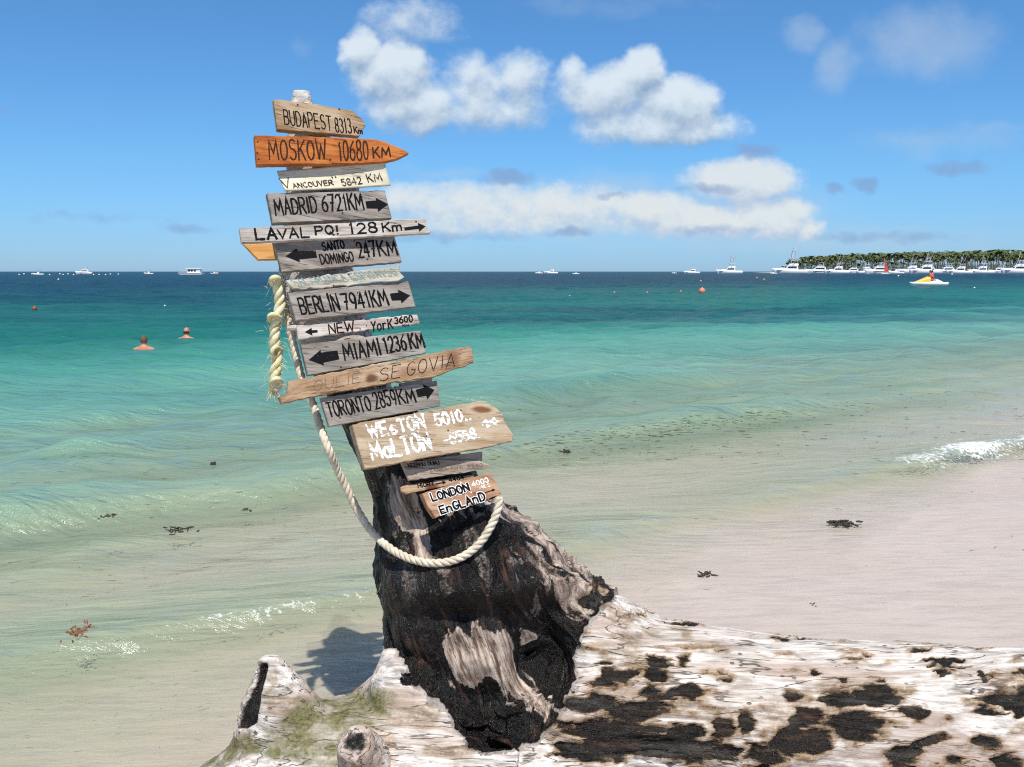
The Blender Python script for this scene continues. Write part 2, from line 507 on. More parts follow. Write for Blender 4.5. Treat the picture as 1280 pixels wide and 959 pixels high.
def build_sea():
    rows = rows_geo([(-6, 2.0, 24), (2.0, 16, 560), (16, 70, 420), (70, 400, 200), (400, 60000, 60)])
    cols = np.linspace(-1, 1, 560)
    X, Y = fan(rows, cols, 0.62)
    z, foam = wave_height(X, Y)
    s, t = shore_s(X, Y)
    h = sand_h(s, t)
    depth = z - h
    me = grid_mesh('sea_water', X, Y, z)
    # seagrass beds on the bottom: long dark bands
    q = CAMZ * F / np.maximum(Y, 0.5); xx = X / np.maximum(Y, 0.5) * F + 640
    bed = np.zeros_like(X)
    lg = np.log(np.maximum(Y, 1))
    nz = fbm(np.stack([X.ravel() / np.maximum(Y.ravel(), 1) * 5.0, lg.ravel() * 16, 0 * lg.ravel()], -1), 4, 5).reshape(X.shape)
    for (cx, cq, rx, rq, w) in ((900, 56, 620, 13, .8), (700, 62, 240, 7, .5), (90, 30, 300, 14, 1.0), (260, 45, 320, 9, .6), (640, 12, 1200, 9, .75), (1200, 42, 200, 8, .6), (420, 33, 300, 7, .4), (1150, 15, 260, 7, .5), (-100, 60, 200, 12, .5)):
        e = 1 - ((xx - cx) / rx) ** 2 - ((q - cq) / rq) ** 2
        bed = np.maximum(bed, w * sstep(e + nz * 1.1, -0.35, 0.95))
    # wrack floating in the swash: dark smudges just outside the breaker
    set_attr(me, 'depth', depth.ravel()); set_attr(me, 'foam', foam.ravel()); set_attr(me, 'bed', bed.ravel())  # the foam attribute also carries the painted glint specks
    mt, tt, b = material('sea_water')
    tt.n.remove(b)
    out = tt.n['Material Output']
    d = tt.attr('depth'); bedn = tt.attr('bed'); fm = tt.attr('foam')
    co = tt.new('ShaderNodeNewGeometry').outputs['Position']
    mp = tt.new('ShaderNodeMapping'); tt.l.new(co, mp.inputs[0]); mp.inputs['Rotation'].default_value = (0, 0, -R(30)); mp.inputs['Scale'].default_value = (0.45, 1.2, 1)
    n1 = tt.noise(mp.outputs[0], 3.0, 6, 0.6, 0.4)
    n2 = tt.noise(mp.outputs[0], 17.0, 5, 0.6, 0.3)
    n3 = tt.noise(mp.outputs[0], 0.55, 5, 0.6, 0.5)
    hsum = tt.m('ADD', tt.m('MULTIPLY', n1, 0.16), tt.m('ADD', tt.m('MULTIPLY', n2, 0.055), tt.m('MULTIPLY', n3, 1.1)))
    sh = tt.ss(d, 0.0, 0.30, 0.40, 1.0)
    bn = tt.new('ShaderNodeBump'); bn.inputs['Distance'].default_value = 0.55
    tt.put(bn.inputs['Height'], hsum); tt.put(bn.inputs['Strength'], tt.m('MULTIPLY', sh, 0.75))
    nrm = bn.outputs[0]
    # colour of the water body by depth
    dn = tt.m('DIVIDE', d, 4.0)
    body = tt.ramp(dn, [(0.0, (0.50, 0.50, 0.36)), (0.05, (0.38, 0.48, 0.35)), (0.13, (0.20, 0.43, 0.33)), (0.30, (0.070, 0.285, 0.215)), (0.55, (0.016, 0.150, 0.120)), (1.0, (0.003, 0.036, 0.060))])
    pat = tt.noise(mp.outputs[0], 0.22, 5, 0.6, 0.6)
    body = tt.mix(tt.m('MULTIPLY', tt.ss(pat, 0.42, 0.70), 0.45), body, tt.mix(1.0, body, (0.42, 0.60, 0.66), 'MULTIPLY'))
    body = tt.mix(tt.m('MULTIPLY', bedn, 0.68), body, (0.006, 0.040, 0.066))
    dif = tt.new('ShaderNodeBsdfDiffuse'); tt.l.new(body, dif.inputs[0]); tt.l.new(nrm, dif.inputs['Normal'])
    tr = tt.new('ShaderNodeBsdfTransparent')
    tint = tt.ramp(tt.m('DIVIDE', d, 0.6), [(0.0, (1, 1, 1)), (0.08, (0.93, 0.965, 0.905)), (0.35, (0.78, 0.93, 0.78)), (1.0, (0.50, 0.85, 0.78))])
    tt.l.new(tint, tr.inputs[0])
    op = tt.m('SUBTRACT', 1.0, tt.m('POWER', 2.718, tt.m('MULTIPLY', tt.m('MAXIMUM', d, 0.0), -2.3)))
    m1 = tt.new('ShaderNodeMixShader'); tt.l.new(op, m1.inputs[0]); tt.l.new(tr.outputs[0], m1.inputs[1]); tt.l.new(dif.outputs[0], m1.inputs[2])
    gl = tt.new('ShaderNodeBsdfGlossy'); gl.inputs['Roughness'].default_value = 0.09; tt.l.new(nrm, gl.inputs['Normal'])
    gl.inputs[0].default_value = (0.86, 0.90, 0.95, 1)
    fr = tt.new('ShaderNodeFresnel'); fr.inputs[0].default_value = 1.33; tt.l.new(nrm, fr.inputs['Normal'])
    fe = tt.m('DIVIDE', fr.outputs[0], tt.m('MULTIPLY_ADD', fr.outputs[0], 0.85, 1.0))
    ff = tt.m('MULTIPLY', fe, tt.m('MULTIPLY', tt.ss(d, 0.0, 0.02, 0.30, 0.95), tt.ss(d, 0.6, 3.0, 1.0, 0.60)))
    m2 = tt.new('ShaderNodeMixShader'); tt.l.new(ff, m2.inputs[0]); tt.l.new(m1.outputs[0], m2.inputs[1]); tt.l.new(gl.outputs[0], m2.inputs[2])
    fn = tt.noise(co, 26, 6, 0.7); fv = tt.m('SUBTRACT', 1.0, tt.voro(co, 16, 'F1'))
    foam_glint_mask = tt.ss(tt.m('ADD', fm, tt.m('MULTIPLY', tt.m('SUBTRACT', fn, 0.5), 2.5)), 0.55, 1.0)
    fd = tt.new('ShaderNodeBsdfDiffuse'); fd.inputs[0].default_value = (0.86, 0.88, 0.88, 1)
    tt.l.new(tt.bump(tt.m('ADD', fn, fv), 0.8, 0.03), fd.inputs['Normal'])
    m3 = tt.new('ShaderNodeMixShader'); tt.l.new(foam_glint_mask, m3.inputs[0]); tt.l.new(m2.outputs[0], m3.inputs[1]); tt.l.new(fd.outputs[0], m3.inputs[2])
    tt.l.new(m3.outputs[0], out.inputs[0])
    o = link('sea_water', me, mt); tag(o, kind='structure')
    return o


build_sand()
build_sea()


# ------------------------------------------------------------------ the driftwood: fallen log, roots, charred upright trunk
def board_Y(py):
    """depth of the sign faces: the stack leans away from the viewer"""
    z = P(500, py, 3.1).z
    return 3.02 + 0.21 * (z - 0.9)


def poly_sd(px, py, poly):
    """signed distance (pixels) to a polygon, positive inside"""
    n = len(poly); d2 = np.full(px.shape, 1e12); ins = np.zeros(px.shape, bool)
    for i in range(n):
        ax, ay = poly[i]; bx, by = poly[(i + 1) % n]
        ex, ey = bx - ax, by - ay; wx, wy = px - ax, py - ay
        k = np.clip((wx * ex + wy * ey) / (ex * ex + ey * ey + 1e-9), 0, 1)
        d2 = np.minimum(d2, (wx - ex * k) ** 2 + (wy - ey * k) ** 2)
        if abs(ey) > 1e-9:
            c = ((ay <= py) & (by > py)) | ((by <= py) & (ay > py))
            ins ^= c & (px < ax + ex * (py - ay) / ey)
    d = np.sqrt(d2)
    return np.where(ins, d, -d)


def px_r(r, Y): return r * Y / F


CHAR_POLY = [(380, 470), (470, 470), (560, 560), (650, 610), (710, 672), (775, 735), (745, 775), (727, 800), (718, 840), (700, 890), (672, 925), (630, 942), (592, 932), (562, 897), (537, 862), (507, 832), (487, 812), (455, 800), (440, 700), (400, 560)]
CHAR_SPOTS = [(770, 847, 22, 10), (757, 830, 16, 4), (815, 829, 14, 11), (849, 827, 10, 7), (825, 845, 20, 6), (800, 892, 44, 12), (820, 872, 12, 16), (850, 867, 15, 8), (782, 934, 84, 15), (850, 917, 20, 10),
              (864, 947, 15, 12), (899, 907, 15, 14), (932, 904, 12, 12), (912, 943, 12, 10), (957, 949, 22, 14), (987, 927, 20, 18), (987, 867, 20, 9), (852, 782, 15, 4), (800, 769, 13, 4), (989, 795, 14, 3),
              (996, 869, 23, 11), (1055, 871, 28, 11), (1102, 867, 26, 13), (1139, 892, 14, 8), (1008, 902, 21, 13), (1067, 907, 33, 17), (1003, 932, 33, 17), (1130, 942, 24, 11), (1163, 925, 21, 6),
              (1228, 930, 26, 8), (1261, 953, 14, 10), (1250, 873, 33, 6), (1238, 886, 19, 4), (1278, 885, 10, 10), (1107, 844, 10, 4), (1060, 850, 9, 6), (1020, 841, 9, 5), (994, 794, 28, 3),
              (1198, 833, 23, 4), (1167, 828, 14, 3), (1179, 842, 9, 4), (1235, 846, 8, 3), (760, 912, 60, 16), (845, 937, 60, 14), (745, 855, 14, 8), (735, 880, 22, 10), (730, 935, 20, 14), (700, 935, 12, 10),
              (1340, 900, 40, 10), (1400, 870, 20, 6), (1450, 930, 50, 14), (752, 722, 12, 9), (737, 750, 14, 12)]
BROWN_SPOTS = [(352, 878, 30, 22), (515, 895, 34, 22), (482, 925, 34, 16), (560, 938, 36, 12), (330, 850, 8, 26), (420, 858, 30, 6), (300, 930, 30, 20), (770, 812, 32, 16), (770, 850, 40, 20), (790, 795, 20, 9), (780, 772, 14, 8), (845, 795, 10, 6), (805, 790, 12, 8), (885, 812, 22, 6), (955, 818, 12, 4), (820, 880, 60, 20), (900, 905, 45, 18), (1000, 900, 60, 40), (745, 740, 20, 18), (1060, 865, 60, 22), (372, 898, 26, 12), (700, 915, 40, 25)]
ALGAE = [(400, 900, 75, 34), (420, 940, 60, 24), (440, 872, 42, 14), (385, 935, 75, 24), (470, 880, 26, 14), (300, 935, 40, 16), (260, 950, 40, 14), (440, 905, 40, 18), (365, 925, 30, 20)]


def build_driftwood():
    mb = MB()
    # upright trunk: (px centre, py, half width px, depth radius m, Y offset behind sign faces)
    tr = [(377, 113, 10, .022, .060), (377, 128, 15, .030, .065), (380, 150, 20, .040, .075), (388, 190, 32, .055, .085), (404, 236, 46, .075, .10), (398, 290, 44, .08, .105),
          (394, 335, 46, .085, .11), (408, 390, 47, .085, .11), (428, 445, 44, .09, .115), (456, 500, 40, .095, .12), (484, 545, 46, .11, .14), (514, 590, 60, .13, .17), (542, 640, 76, .16, .20),
          (560, 680, 95, .18, .20), (578, 725, 104, .20, .18), (592, 775, 114, .22, .16), (602, 830, 118, .23, .14), (612, 890, 122, .24, .12), (610, 980, 130, .25, .12)]
    pts, rad = [], []
    for (cx, cy, hw, rd, off) in tr:
        Y = board_Y(min(cy, 660)) + off
        pts.append(P(cx, cy, Y)); rad.append((px_r(hw, Y), rd))
    mb.tube(pts, rad, 28)
    # buttress running down to the right into the log
    pts = [P(585, 650, 3.13), P(636, 718, 3.13), P(688, 778, 3.12), P(756, 840, 3.12), P(840, 883, 3.1)]
    mb.tube(pts, [.115, .150, .180, .235, .25], 20)
    # fallen log
    lg = [(560, 925, 3.08, .20), (640, 915, 3.10, .27), (720, 894, 3.10, .30), (800, 893, 3.08, .305), (900, 905, 3.05, .295), (1000, 914, 3.02, .29), (1150, 924, 2.98, .285), (1300, 929, 2.93, .28), (1500, 935, 2.88, .275), (1800, 945, 2.80, .265), (2100, 955, 2.72, .25)]
    pts, rad = [], []
    for (cx, cy, Y, r) in lg:
        pts.append(P(cx, cy, Y)); rad.append((r, r * 0.95))
    mb.tube(pts, rad, 32)
    # root flare to the left
    rt = [(640, 940, 3.00, .24), (560, 950, 2.98, .225), (480, 955, 2.98, .225), (400, 966, 2.97, .225), (330, 985, 2.95, .18), (270, 1010, 2.93, .14), (190, 1050, 2.9, .10)]
    mb.tube([P(a, b_, Y) for a, b_, Y, r in rt], [(r, r) for *_, r in rt], 24)
    # lip in front of the charred hollow
    mb.tube([P(470, 935, 2.90), P(540, 955, 2.86), P(620, 985, 2.84), P(700, 975, 2.86), P(760, 945, 2.92)], [.10, .115, .10, .12, .14], 18)
    # pointed spur on the root
    mb.tube([P(372, 965, 2.98), P(362, 925, 2.95), P(350, 885, 2.94), P(341, 850, 2.93), P(336, 822, 2.93)], [(.25, .13), (.20, .11), (.135, .08), (.075, .05), (.030, .024)], 18)
    # shoulder rising to the trunk
    mb.tube([P(520, 930, 3.0), P(505, 870, 2.98), P(492, 838, 2.98), P(486, 815, 2.99)], [(.24, .13), (.15, .10), (.075, .06), (.014, .014)], 16)
    mb.tube([P(450, 900, 3.02), P(500, 862, 3.02), P(560, 880, 3.02)], [.09, .10, .10], 14)
    me = remeshed(mb, 0.0065, 6)
    V = get_co(me); N = get_no(me)
    px, py = project(V)
    n_lo = fbm(V * 6.0, 3, 1); n_md = fbm(V * 16.0, 3, 2)
    gl_ = np.stack([V[:, 0] * 0.22, V[:, 1], V[:, 2] + 0.06 * V[:, 0]], -1)
    wx = px + 22 * fbm(V * 13, 3, 3) + 16 * fbm(gl_ * 60, 3, 14); wy = py + 11 * fbm(gl_ * 22 + 9, 3, 4) + 5 * fbm(gl_ * 75, 2, 15)
    front = sstep(-N[:, 1], -0.75, -0.25)
    sd = poly_sd(px + 11 * n_md + 6 * fbm(V * 48, 2, 18), py + 11 * fbm(V * 20 + 5, 3, 8) + 5 * fbm(V * 50, 2, 19), CHAR_POLY)
    char_main = sstep(sd, -3.0, 3.0)
    # grain coordinates: along the log, along the trunk
    lean = (P(600, 800, 3.1) - P(390, 200, 3.3)); lean.normalize()
    up = -np.array(lean); side = np.cross(up, [0, 1, 0]); side /= np.linalg.norm(side); dep = np.cross(up, side)
    glog = np.stack([V[:, 0] * 0.10, V[:, 1], V[:, 2] + 0.06 * V[:, 0]], -1)
    gtr = np.stack([V @ side, V @ dep, (V @ up) * 0.12], -1) + 3.7
    wt_ = char_main[:, None]
    gco = glog * (1 - wt_) + gtr * wt_
    g_ridge = fbm(gco * 26, 4, 11); g_fine = fbm(gco * 80, 3, 12)
    crack = 1 - sstep(np.abs(fbm(gco * 13 + 2, 3, 31)), 0.0, 0.045)
    crack *= sstep(fbm(V * 3.0 + 4, 2, 33), -0.05, 0.2)
    spots = np.full(len(V), -1.3)
    for (cx, cy, rx, ry) in CHAR_SPOTS:
        q = ((wx - cx) / (rx * 1.12)) ** 2 + ((wy - cy) / (ry * 1.12)) ** 2
        spots = np.maximum(spots, 1 - q)
    spots = spots + 0.55 * g_ridge + 0.35 * fbm(V * 45, 3, 16)
    mott = fbm(gl_ * np.array([44, 24, 24]) + 6.0, 4, 23) + 0.25 * fbm(V * 3, 2, 24)
    spots = np.maximum(spots, np.clip((mott - 0.30) * 2.6, -1.3, .5) - 1.3 * (1 - sstep(px, 690, 740)))
    # unseen back of the log carries the same sort of burns
    back = sstep(N[:, 1], 0.1, 0.4) * sstep(fbm(gco * np.array([26, 7, 7]) + 3, 3, 44), 0.18, 0.30)
    char_sp = np.maximum(sstep(spots, 0.0, 0.42) * front, back)
    set_attr(me, 'spot', np.clip(np.where(front > .5, spots, back * 1.2 - 0.8), -1, 1))
    halo = sstep(spots, -0.75, 0.08) * front
    br = np.full(len(V), -0.5)
    for (cx, cy, rx, ry) in BROWN_SPOTS:
        br = np.maximum(br, 1 - ((wx - cx) / rx) ** 2 - ((wy - cy) / ry) ** 2)
    brown = np.maximum(0.80 * halo, 0.75 * sstep(br + 0.7 * n_md, -0.3, 0.8) * front)
    al = np.full(len(V), -1.2)
    for (cx, cy, rx, ry) in ALGAE:
        al = np.maximum(al, 1 - ((wx - cx) / rx) ** 2 - ((wy - cy) / ry) ** 2)
    algae = sstep(al + 0.8 * n_md, -0.35, 0.75) * (1 - char_main)
    # pale wood showing inside the burn
    pale = np.zeros(len(V))
    for poly, w, soft in (([(553, 800), (575, 790), (600, 783), (632, 792), (648, 806), (641, 820), (650, 842), (680, 868), (694, 885), (676, 894), (640, 868), (612, 850), (582, 862), (562, 848)], 1.0, 7),
                    ([(486, 606), (498, 598), (512, 610), (520, 640), (534, 680), (540, 700), (526, 694), (508, 655), (492, 632)], 1.0, 5),
                    ([(556, 640), (578, 634), (585, 640), (573, 650), (560, 648)], 0.9, 4),
                    ([(536, 694), (560, 700), (575, 715), (560, 722), (545, 712)], 0.6, 5),
                    ([(462, 705), (470, 700), (474, 735), (478, 780), (470, 770), (464, 740)], 0.6, 4),
                    ([(672, 715), (700, 725), (735, 750), (748, 765), (730, 765), (700, 745), (680, 730)], 0.75, 10),
                    ([(610, 690), (640, 690), (672, 705), (700, 722), (690, 726), (655, 712), (625, 706)], 0.55, 9),
                    ([(560, 726), (572, 738), (566, 744), (556, 736)], 0.5, 4), ([(655, 770), (668, 745), (674, 748), (664, 778)], 0.6, 5)):
        d = poly_sd(px + 12 * g_ridge + 5 * n_md, py + 8 * n_md, poly) + 15 * fbm(gtr * 70, 3, 62) + 8 * fbm(gtr * 24, 3, 63)
        pale = np.maximum(pale, w * sstep(d, -soft, soft * 0.6))
    strip = sstep(poly_sd(px + 14 * n_md, py + 10 * n_lo, [(575, 625), (650, 600), (725, 672), (800, 740), (770, 770), (725, 775), (665, 735), (610, 700)]), -12, 10)
    fl = np.array((P(760, 745, 3.1) - P(620, 625, 3.1)).normalized()); fs = np.cross(fl, [0, 1, 0]); fs /= np.linalg.norm(fs)
    gfl = np.stack([V @ fs, V @ np.cross(fl, fs), (V @ fl) * 0.13], -1) + 1.3
    veins = sstep(fbm(gfl * 17, 4, 64) + 0.45 * fbm(gfl * 70, 3, 65), -0.10, 0.26)
    pale = np.maximum(pale, 0.78 * strip * veins)
    s2 = sstep(poly_sd(px + 10 * n_md, py + 8 * n_lo, [(640, 600), (720, 665), (800, 735), (790, 775), (735, 770), (690, 725), (640, 668)]), -10, 10)
    pale = np.maximum(pale, 0.82 * s2 * sstep(fbm(gfl * 21, 4, 66) + 0.4 * fbm(gfl * 70, 3, 65), -0.06, 0.24))
    hair_ = (1 - sstep(np.abs(fbm(gfl * 8 + 3, 3, 67)), 0.0, 0.035)) * sstep(fbm(V * 7, 2, 68), -0.15, 0.2) * sstep(py, 590, 640) * sstep(-py, -790, -760)
    pale = np.maximum(pale, 0.85 * hair_ * char_main)
    hair2_ = (1 - sstep(np.abs(fbm(V * 6.5 + 3, 3, 69)), 0.0, 0.03)) * sstep(fbm(V * 5, 2, 70), -0.1, 0.2) * sstep(py, 560, 600)
    pale = np.maximum(pale, 0.7 * hair2_ * char_main)
    vdisp = strip * (fbm(gfl * 17, 4, 64))
    pale = np.maximum(pale, 0.5 * char_main * sstep(fbm(gtr * 11 + 8, 4, 61) + .35 * g_fine, 0.16, 0.5) * sstep(-py, -770, -730) * sstep(py, 540, 600))
    tip = sstep(-py, -175, -150)
    pale = np.maximum(pale, tip)
    upper = sstep(-py, -300, -240)
    mid = sstep(-py, -520, -440) * (1 - upper)
    pale = np.maximum(pale, np.maximum(0.55 * upper, 0.12 * mid) * sstep(g_ridge, -0.3, 0.4))
    char = np.clip(char_main * (1 - pale), 0, 1)
    char *= 1 - tip; pale *= 1 - tip
    # dark split in the spur, hollow shoulder holes
    spl = sstep(poly_sd(px + 3 * n_md, py, [(321, 832), (332, 826), (335, 834), (325, 868), (317, 905), (306, 912), (291, 910), (302, 884), (314, 858)]), -2, 2)
    hol = sstep(0.30 + 0.5 * fbm(V * 70, 2, 71) - ((px - 508) / 16) ** 2 - ((py - 848) / 18) ** 2, 0, 0.25)
    char = np.maximum(char, np.maximum(spl, 0.9 * hol))
    # relief
    disp = 0.012 * n_lo + 0.010 * fbm(gl_ * 9, 3, 17) + 0.006 * g_ridge + 0.003 * g_fine
    disp -= 0.010 * crack * (1 - 0.5 * char_main)
    disp -= 0.007 * char_sp - 0.0045 * sstep(spots, -0.5, -0.05) * (1 - char_sp) * front
    chk = fbm(V * np.array([34, 34, 20]), 3, 81)
    rdg = 1 - 2 * np.abs(fbm(gtr * 9 + 2, 4, 84)); rdg2 = 1 - 2 * np.abs(fbm(V * np.array([11, 11, 8]), 3, 85))
    disp += char_main * (0.014 * fbm(gtr * 14, 4, 82) + 0.006 * chk + 0.020 * (rdg - .5) + 0.010 * (rdg2 - .5)) * sstep(py, 470, 600)
    disp -= 0.030 * sstep(sd, 2, 22) * sstep(py, 770, 850)
    disp += 0.012 * np.exp(-((sd + 7) / 9.0) ** 2) * sstep(py, 780, 830) * front
    for (cx, cy, rx, ry, a) in ((600, 732, 95, 26, .085), (560, 700, 60, 30, .02), (690, 800, 36, 60, -.105), (600, 905, 60, 34, -.07), (545, 640, 22, 40, -.03), (520, 780, 34, 50, .02), (505, 640, 18, 48, .04), (600, 825, 40, 40, .028), (640, 690, 60, 12, .018), (700, 735, 50, 10, .018), (655, 660, 40, 9, .014), (530, 850, 22, 30, -.03), (575, 770, 30, 10, -.03)):
        disp += a * np.exp(-((px - cx) / rx) ** 2 - ((py - cy) / ry) ** 2) * front
    disp += 0.020 * vdisp + 0.008 * np.maximum(hair_, hair2_) * char_main
    disp -= 0.022 * spl + 0.014 * hol
    disp *= np.where(py < 480, 0.45, 1.0)
    V2 = V + N * disp[:, None]
    set_co(me, V2)
    set_attr(me, 'char', char); set_attr(me, 'brown', np.clip(brown, 0, 1)); set_attr(me, 'algae', algae)
    set_attr(me, 'crack', crack); set_attr(me, 'gco', gco); set_attr(me, 'pale', pale * char_main)
    mt, t, b = material('driftwood')
    gc = t.attr('gco', 'Vector'); co = t.new('ShaderNodeNewGeometry').outputs['Position']
    ch = t.attr('char'); bw = t.attr('brown'); al_ = t.attr('algae'); cr = t.attr('crack'); pl = t.attr('pale')
    fib = t.noise(gc, 70, 7, 0.65); fib2 = t.noise(gc, 260, 4, 0.6); blot = t.noise(co, 9, 5, 0.6); fine = t.noise(co, 95, 5, 0.65)
    wood = t.mix(t.ss(fib, 0.32, 0.68), (0.36, 0.31, 0.265), (0.82, 0.78, 0.73))
    wood = t.mix(t.ss(blot, 0.48, 0.72, 0, 0.45), wood, (0.56, 0.44, 0.37))
    wood = t.mix(t.ss(fib2, 0.58, 0.75, 0, 0.5), wood, (0.30, 0.24, 0.19))
    wood = t.mix(t.ss(fine, 0.60, 0.74, 0, 0.4), wood, (0.28, 0.21, 0.15))
    pink = t.noise(gc, 9, 5, 0.6)
    wood = t.mix(t.ss(pink, 0.46, 0.66, 0, 0.65), wood, (0.36, 0.25, 0.19))
    grn_ = t.noise(t.vm('ADD', gc, (5, 3, 1)), 14, 5, 0.65)
    wood = t.mix(t.ss(grn_, 0.56, 0.70, 0, 0.55), wood, (0.24, 0.225, 0.19))
    lines = t.noise(t.vm('ADD', gc, t.vm('MULTIPLY', t.noise(co, 5, 3, .5, col=True), (0, .004, .004))), 26, 3, 0.5)
    lm = t.m('MULTIPLY', t.ss(t.m('ABSOLUTE', t.m('SUBTRACT', lines, 0.5)), 0.0, t.lin(t.noise(co, 14, 3, .6), .3, .7, .002, .030), 1, 0), t.ss(t.noise(co, 6, 4, .6), .40, .52))
    wood = t.mix(t.m('MULTIPLY', lm, 0.85), wood, (0.05, 0.032, 0.02))
    hole = t.m('MULTIPLY', t.ss(t.voro(t.vm('MULTIPLY', co, (.6, 1, 1)), 34), 0.10, 0.17, 1, 0), t.ss(t.noise(co, 5, 3, .5), .5, .6))
    wood = t.mix(t.m('MULTIPLY', hole, 0.8), wood, (0.06, 0.04, 0.025))
    bwc = t.mix(t.ss(fib, 0.3, 0.7), (0.13, 0.075, 0.035), (0.38, 0.26, 0.15))
    wood = t.mix(t.m('MULTIPLY', bw, t.ss(fine, 0.25, 0.6, 0.45, 1.0)), wood, bwc)
    inner = t.mix(t.ss(fib, 0.35, 0.65), (0.10, 0.055, 0.036), t.mix(t.ss(pl, 0.45, 0.95), (0.26, 0.175, 0.125), (0.56, 0.46, 0.375)))
    wood = t.mix(pl, wood, inner)
    sp = t.attr('spot')
    spn = t.m('ADD', sp, t.m('ADD', t.m('ADD', t.m('MULTIPLY', t.m('SUBTRACT', t.noise(gc, 48, 5, .65), 0.5), 1.5), t.m('MULTIPLY', t.m('SUBTRACT', t.noise(t.vm('ADD', gc, (3, 1, 2)), 17, 3, .6), 0.5), 1.2)), t.m('MULTIPLY', t.m('SUBTRACT', fine, 0.5), 0.8)))
    wood = t.mix(t.ss(spn, -0.42, 0.10, 0, 0.85), wood, bwc)
    alg = t.mix(t.ss(fine, 0.3, 0.7), (0.060, 0.058, 0.016), (0.20, 0.185, 0.065))
    wood = t.mix(t.m('MULTIPLY', al_, t.ss(t.noise(co, 15, 5, 0.6), 0.28, 0.60, 0.35, 0.95)), wood, alg)
    wood = t.mix(t.m('MULTIPLY', cr, 0.8), wood, (0.035, 0.024, 0.016))
    blk = t.mix(t.ss(fine, 0.45, 0.75), (0.004, 0.0035, 0.003), (0.017, 0.0125, 0.010))
    blk = t.mix(t.ss(t.noise(gc, 45, 6, 0.7), 0.52, 0.70, 0, 0.75), blk, (0.105, 0.050, 0.030))
    blk = t.mix(t.ss(t.noise(gc, 95, 5, 0.7), 0.64, 0.76, 0, 0.6), blk, (0.32, 0.24, 0.19))
    fm = t.m('ADD', ch, t.m('MULTIPLY', t.m('SUBTRACT', fine, 0.5), 0.7))
    chm = t.m('MAXIMUM', t.ss(fm, 0.28, 0.62), t.ss(spn, 0.06, 0.40, 0, .97))
    ash = t.m('MULTIPLY', t.ss(t.noise(gc, 30, 5, .65), .50, .66), t.ss(spn, .1, .5))
    blk = t.mix(t.m('MULTIPLY', ash, .55), blk, (0.085, 0.085, 0.075))
    t.put(b.inputs['Base Color'], t.mix(chm, wood, blk))
    t.put(b.inputs['Roughness'], t.mix(chm, (.74, .74, .74), t.lin(fine, 0.35, 0.7, 0.16, 0.62)))
    b.inputs['Specular IOR Level'].default_value = 0.4
    vor = t.voro(t.vm('ADD', t.vm('MULTIPLY', co, (1, 1, 0.5)), t.vm('MULTIPLY', t.noise(co, 30, 3, .6, col=True), (.02, .02, .03))), 120, 'DISTANCE_TO_EDGE')
    hb = t.m('ADD', t.m('MULTIPLY', fib, 0.9), t.m('ADD', t.m('MULTIPLY', fib2, 0.35), t.m('MULTIPLY', fine, 0.45)))
    hb = t.m('SUBTRACT', hb, t.m('ADD', lm, hole))
    hb = t.m('ADD', hb, t.m('MULTIPLY', chm, t.m('MULTIPLY', t.noise(t.vm('MULTIPLY', co, (1, 1, .5)), 60, 6, .7), 3.2)))
    hb = t.m('ADD', hb, t.m('MULTIPLY', t.m('MULTIPLY', t.ss(vor, 0.0, 0.2), t.ss(t.noise(co, 7, 3, .5), .45, .6, .05, .5)), chm))
    t.put(b.inputs['Normal'], t.bump(hb, 0.75, 0.007))
    root = link('driftwood_log', me, mt, smooth=True)
    tag(root, 'huge bleached driftwood log with charred upright trunk and mossy root on the beach', 'driftwood')
    bvh = BVHTree.FromPolygons([Vector(v) for v in V2], [tuple(p.vertices) for p in me.polygons])
    # broken branch stub with a hollow end
    kb = MB()
    base = P(466, 965, 2.88); tipp = P(444, 928, 2.72)
    ax = (tipp - base).normalized()
    ring = [base - ax * .05, base, base.lerp(tipp, .5), base.lerp(tipp, .85), tipp, tipp - ax * .012, tipp - ax * .05, tipp - ax * .07]
    kb.tube(ring, [.12, .105, .078, .060, .050, .034, .020, .006], 26)
    km = kb.mesh('branch_stub')
    bm = bmesh.new(); bm.from_mesh(km); bmesh.ops.subdivide_edges(bm, edges=bm.edges, cuts=2, use_grid_fill=True, smooth=0.4); bm.to_mesh(km); bm.free()
    KV = get_co(km); KN = get_no(km)
    KV2 = KV + KN * (0.014 * fbm(KV * 16, 3, 5) + 0.005 * fbm(KV * 60, 2, 6))[:, None]
    set_co(km, KV2)
    alon = (KV - np.array(base)) @ np.array(ax) / (tipp - base).length
    rr = np.linalg.norm(KV - np.array(base) - np.outer((KV - np.array(base)) @ np.array(ax), np.array(ax)), axis=1)
    set_attr(km, 'spot', np.full(len(KV), -1.0)); set_attr(km, 'char', sstep(alon, .6, .75) * (1 - sstep(rr + .02 * fbm(KV * 40, 3, 8), 0.020, .046)) * 0.62); set_attr(km, 'brown', 0.7 * sstep(fbm(KV * 25, 3, 9), -.2, .4))
    set_attr(km, 'algae', 0.3 * sstep(-alon, -0.3, 0.1)); set_attr(km, 'crack', np.zeros(len(KV))); set_attr(km, 'pale', np.zeros(len(KV))); set_attr(km, 'gco', KV * 0.6)
    link('branch_stub', km, mt, root, True)
    return root, bvh


driftwood, DBVH = build_driftwood()


def surf(px, py, Yd):
    """depth of the driftwood surface seen along a direction, else a default"""
    d = ray(px, py).normalized()
    h = DBVH.ray_cast(Vector((0, 0, CAMZ)), d)
    return h[0].y if h[0] is not None and h[0].y < 4.5 else Yd


# ------------------------------------------------------------------ hand-painted lettering: a stroke alphabet
def arc(cx, cy, rx, ry, a0, a1, n=10):
    return [(cx + rx * math.cos(R(a0 + (a1 - a0) * i / n)), cy + ry * math.sin(R(a0 + (a1 - a0) * i / n))) for i in range(n + 1)]


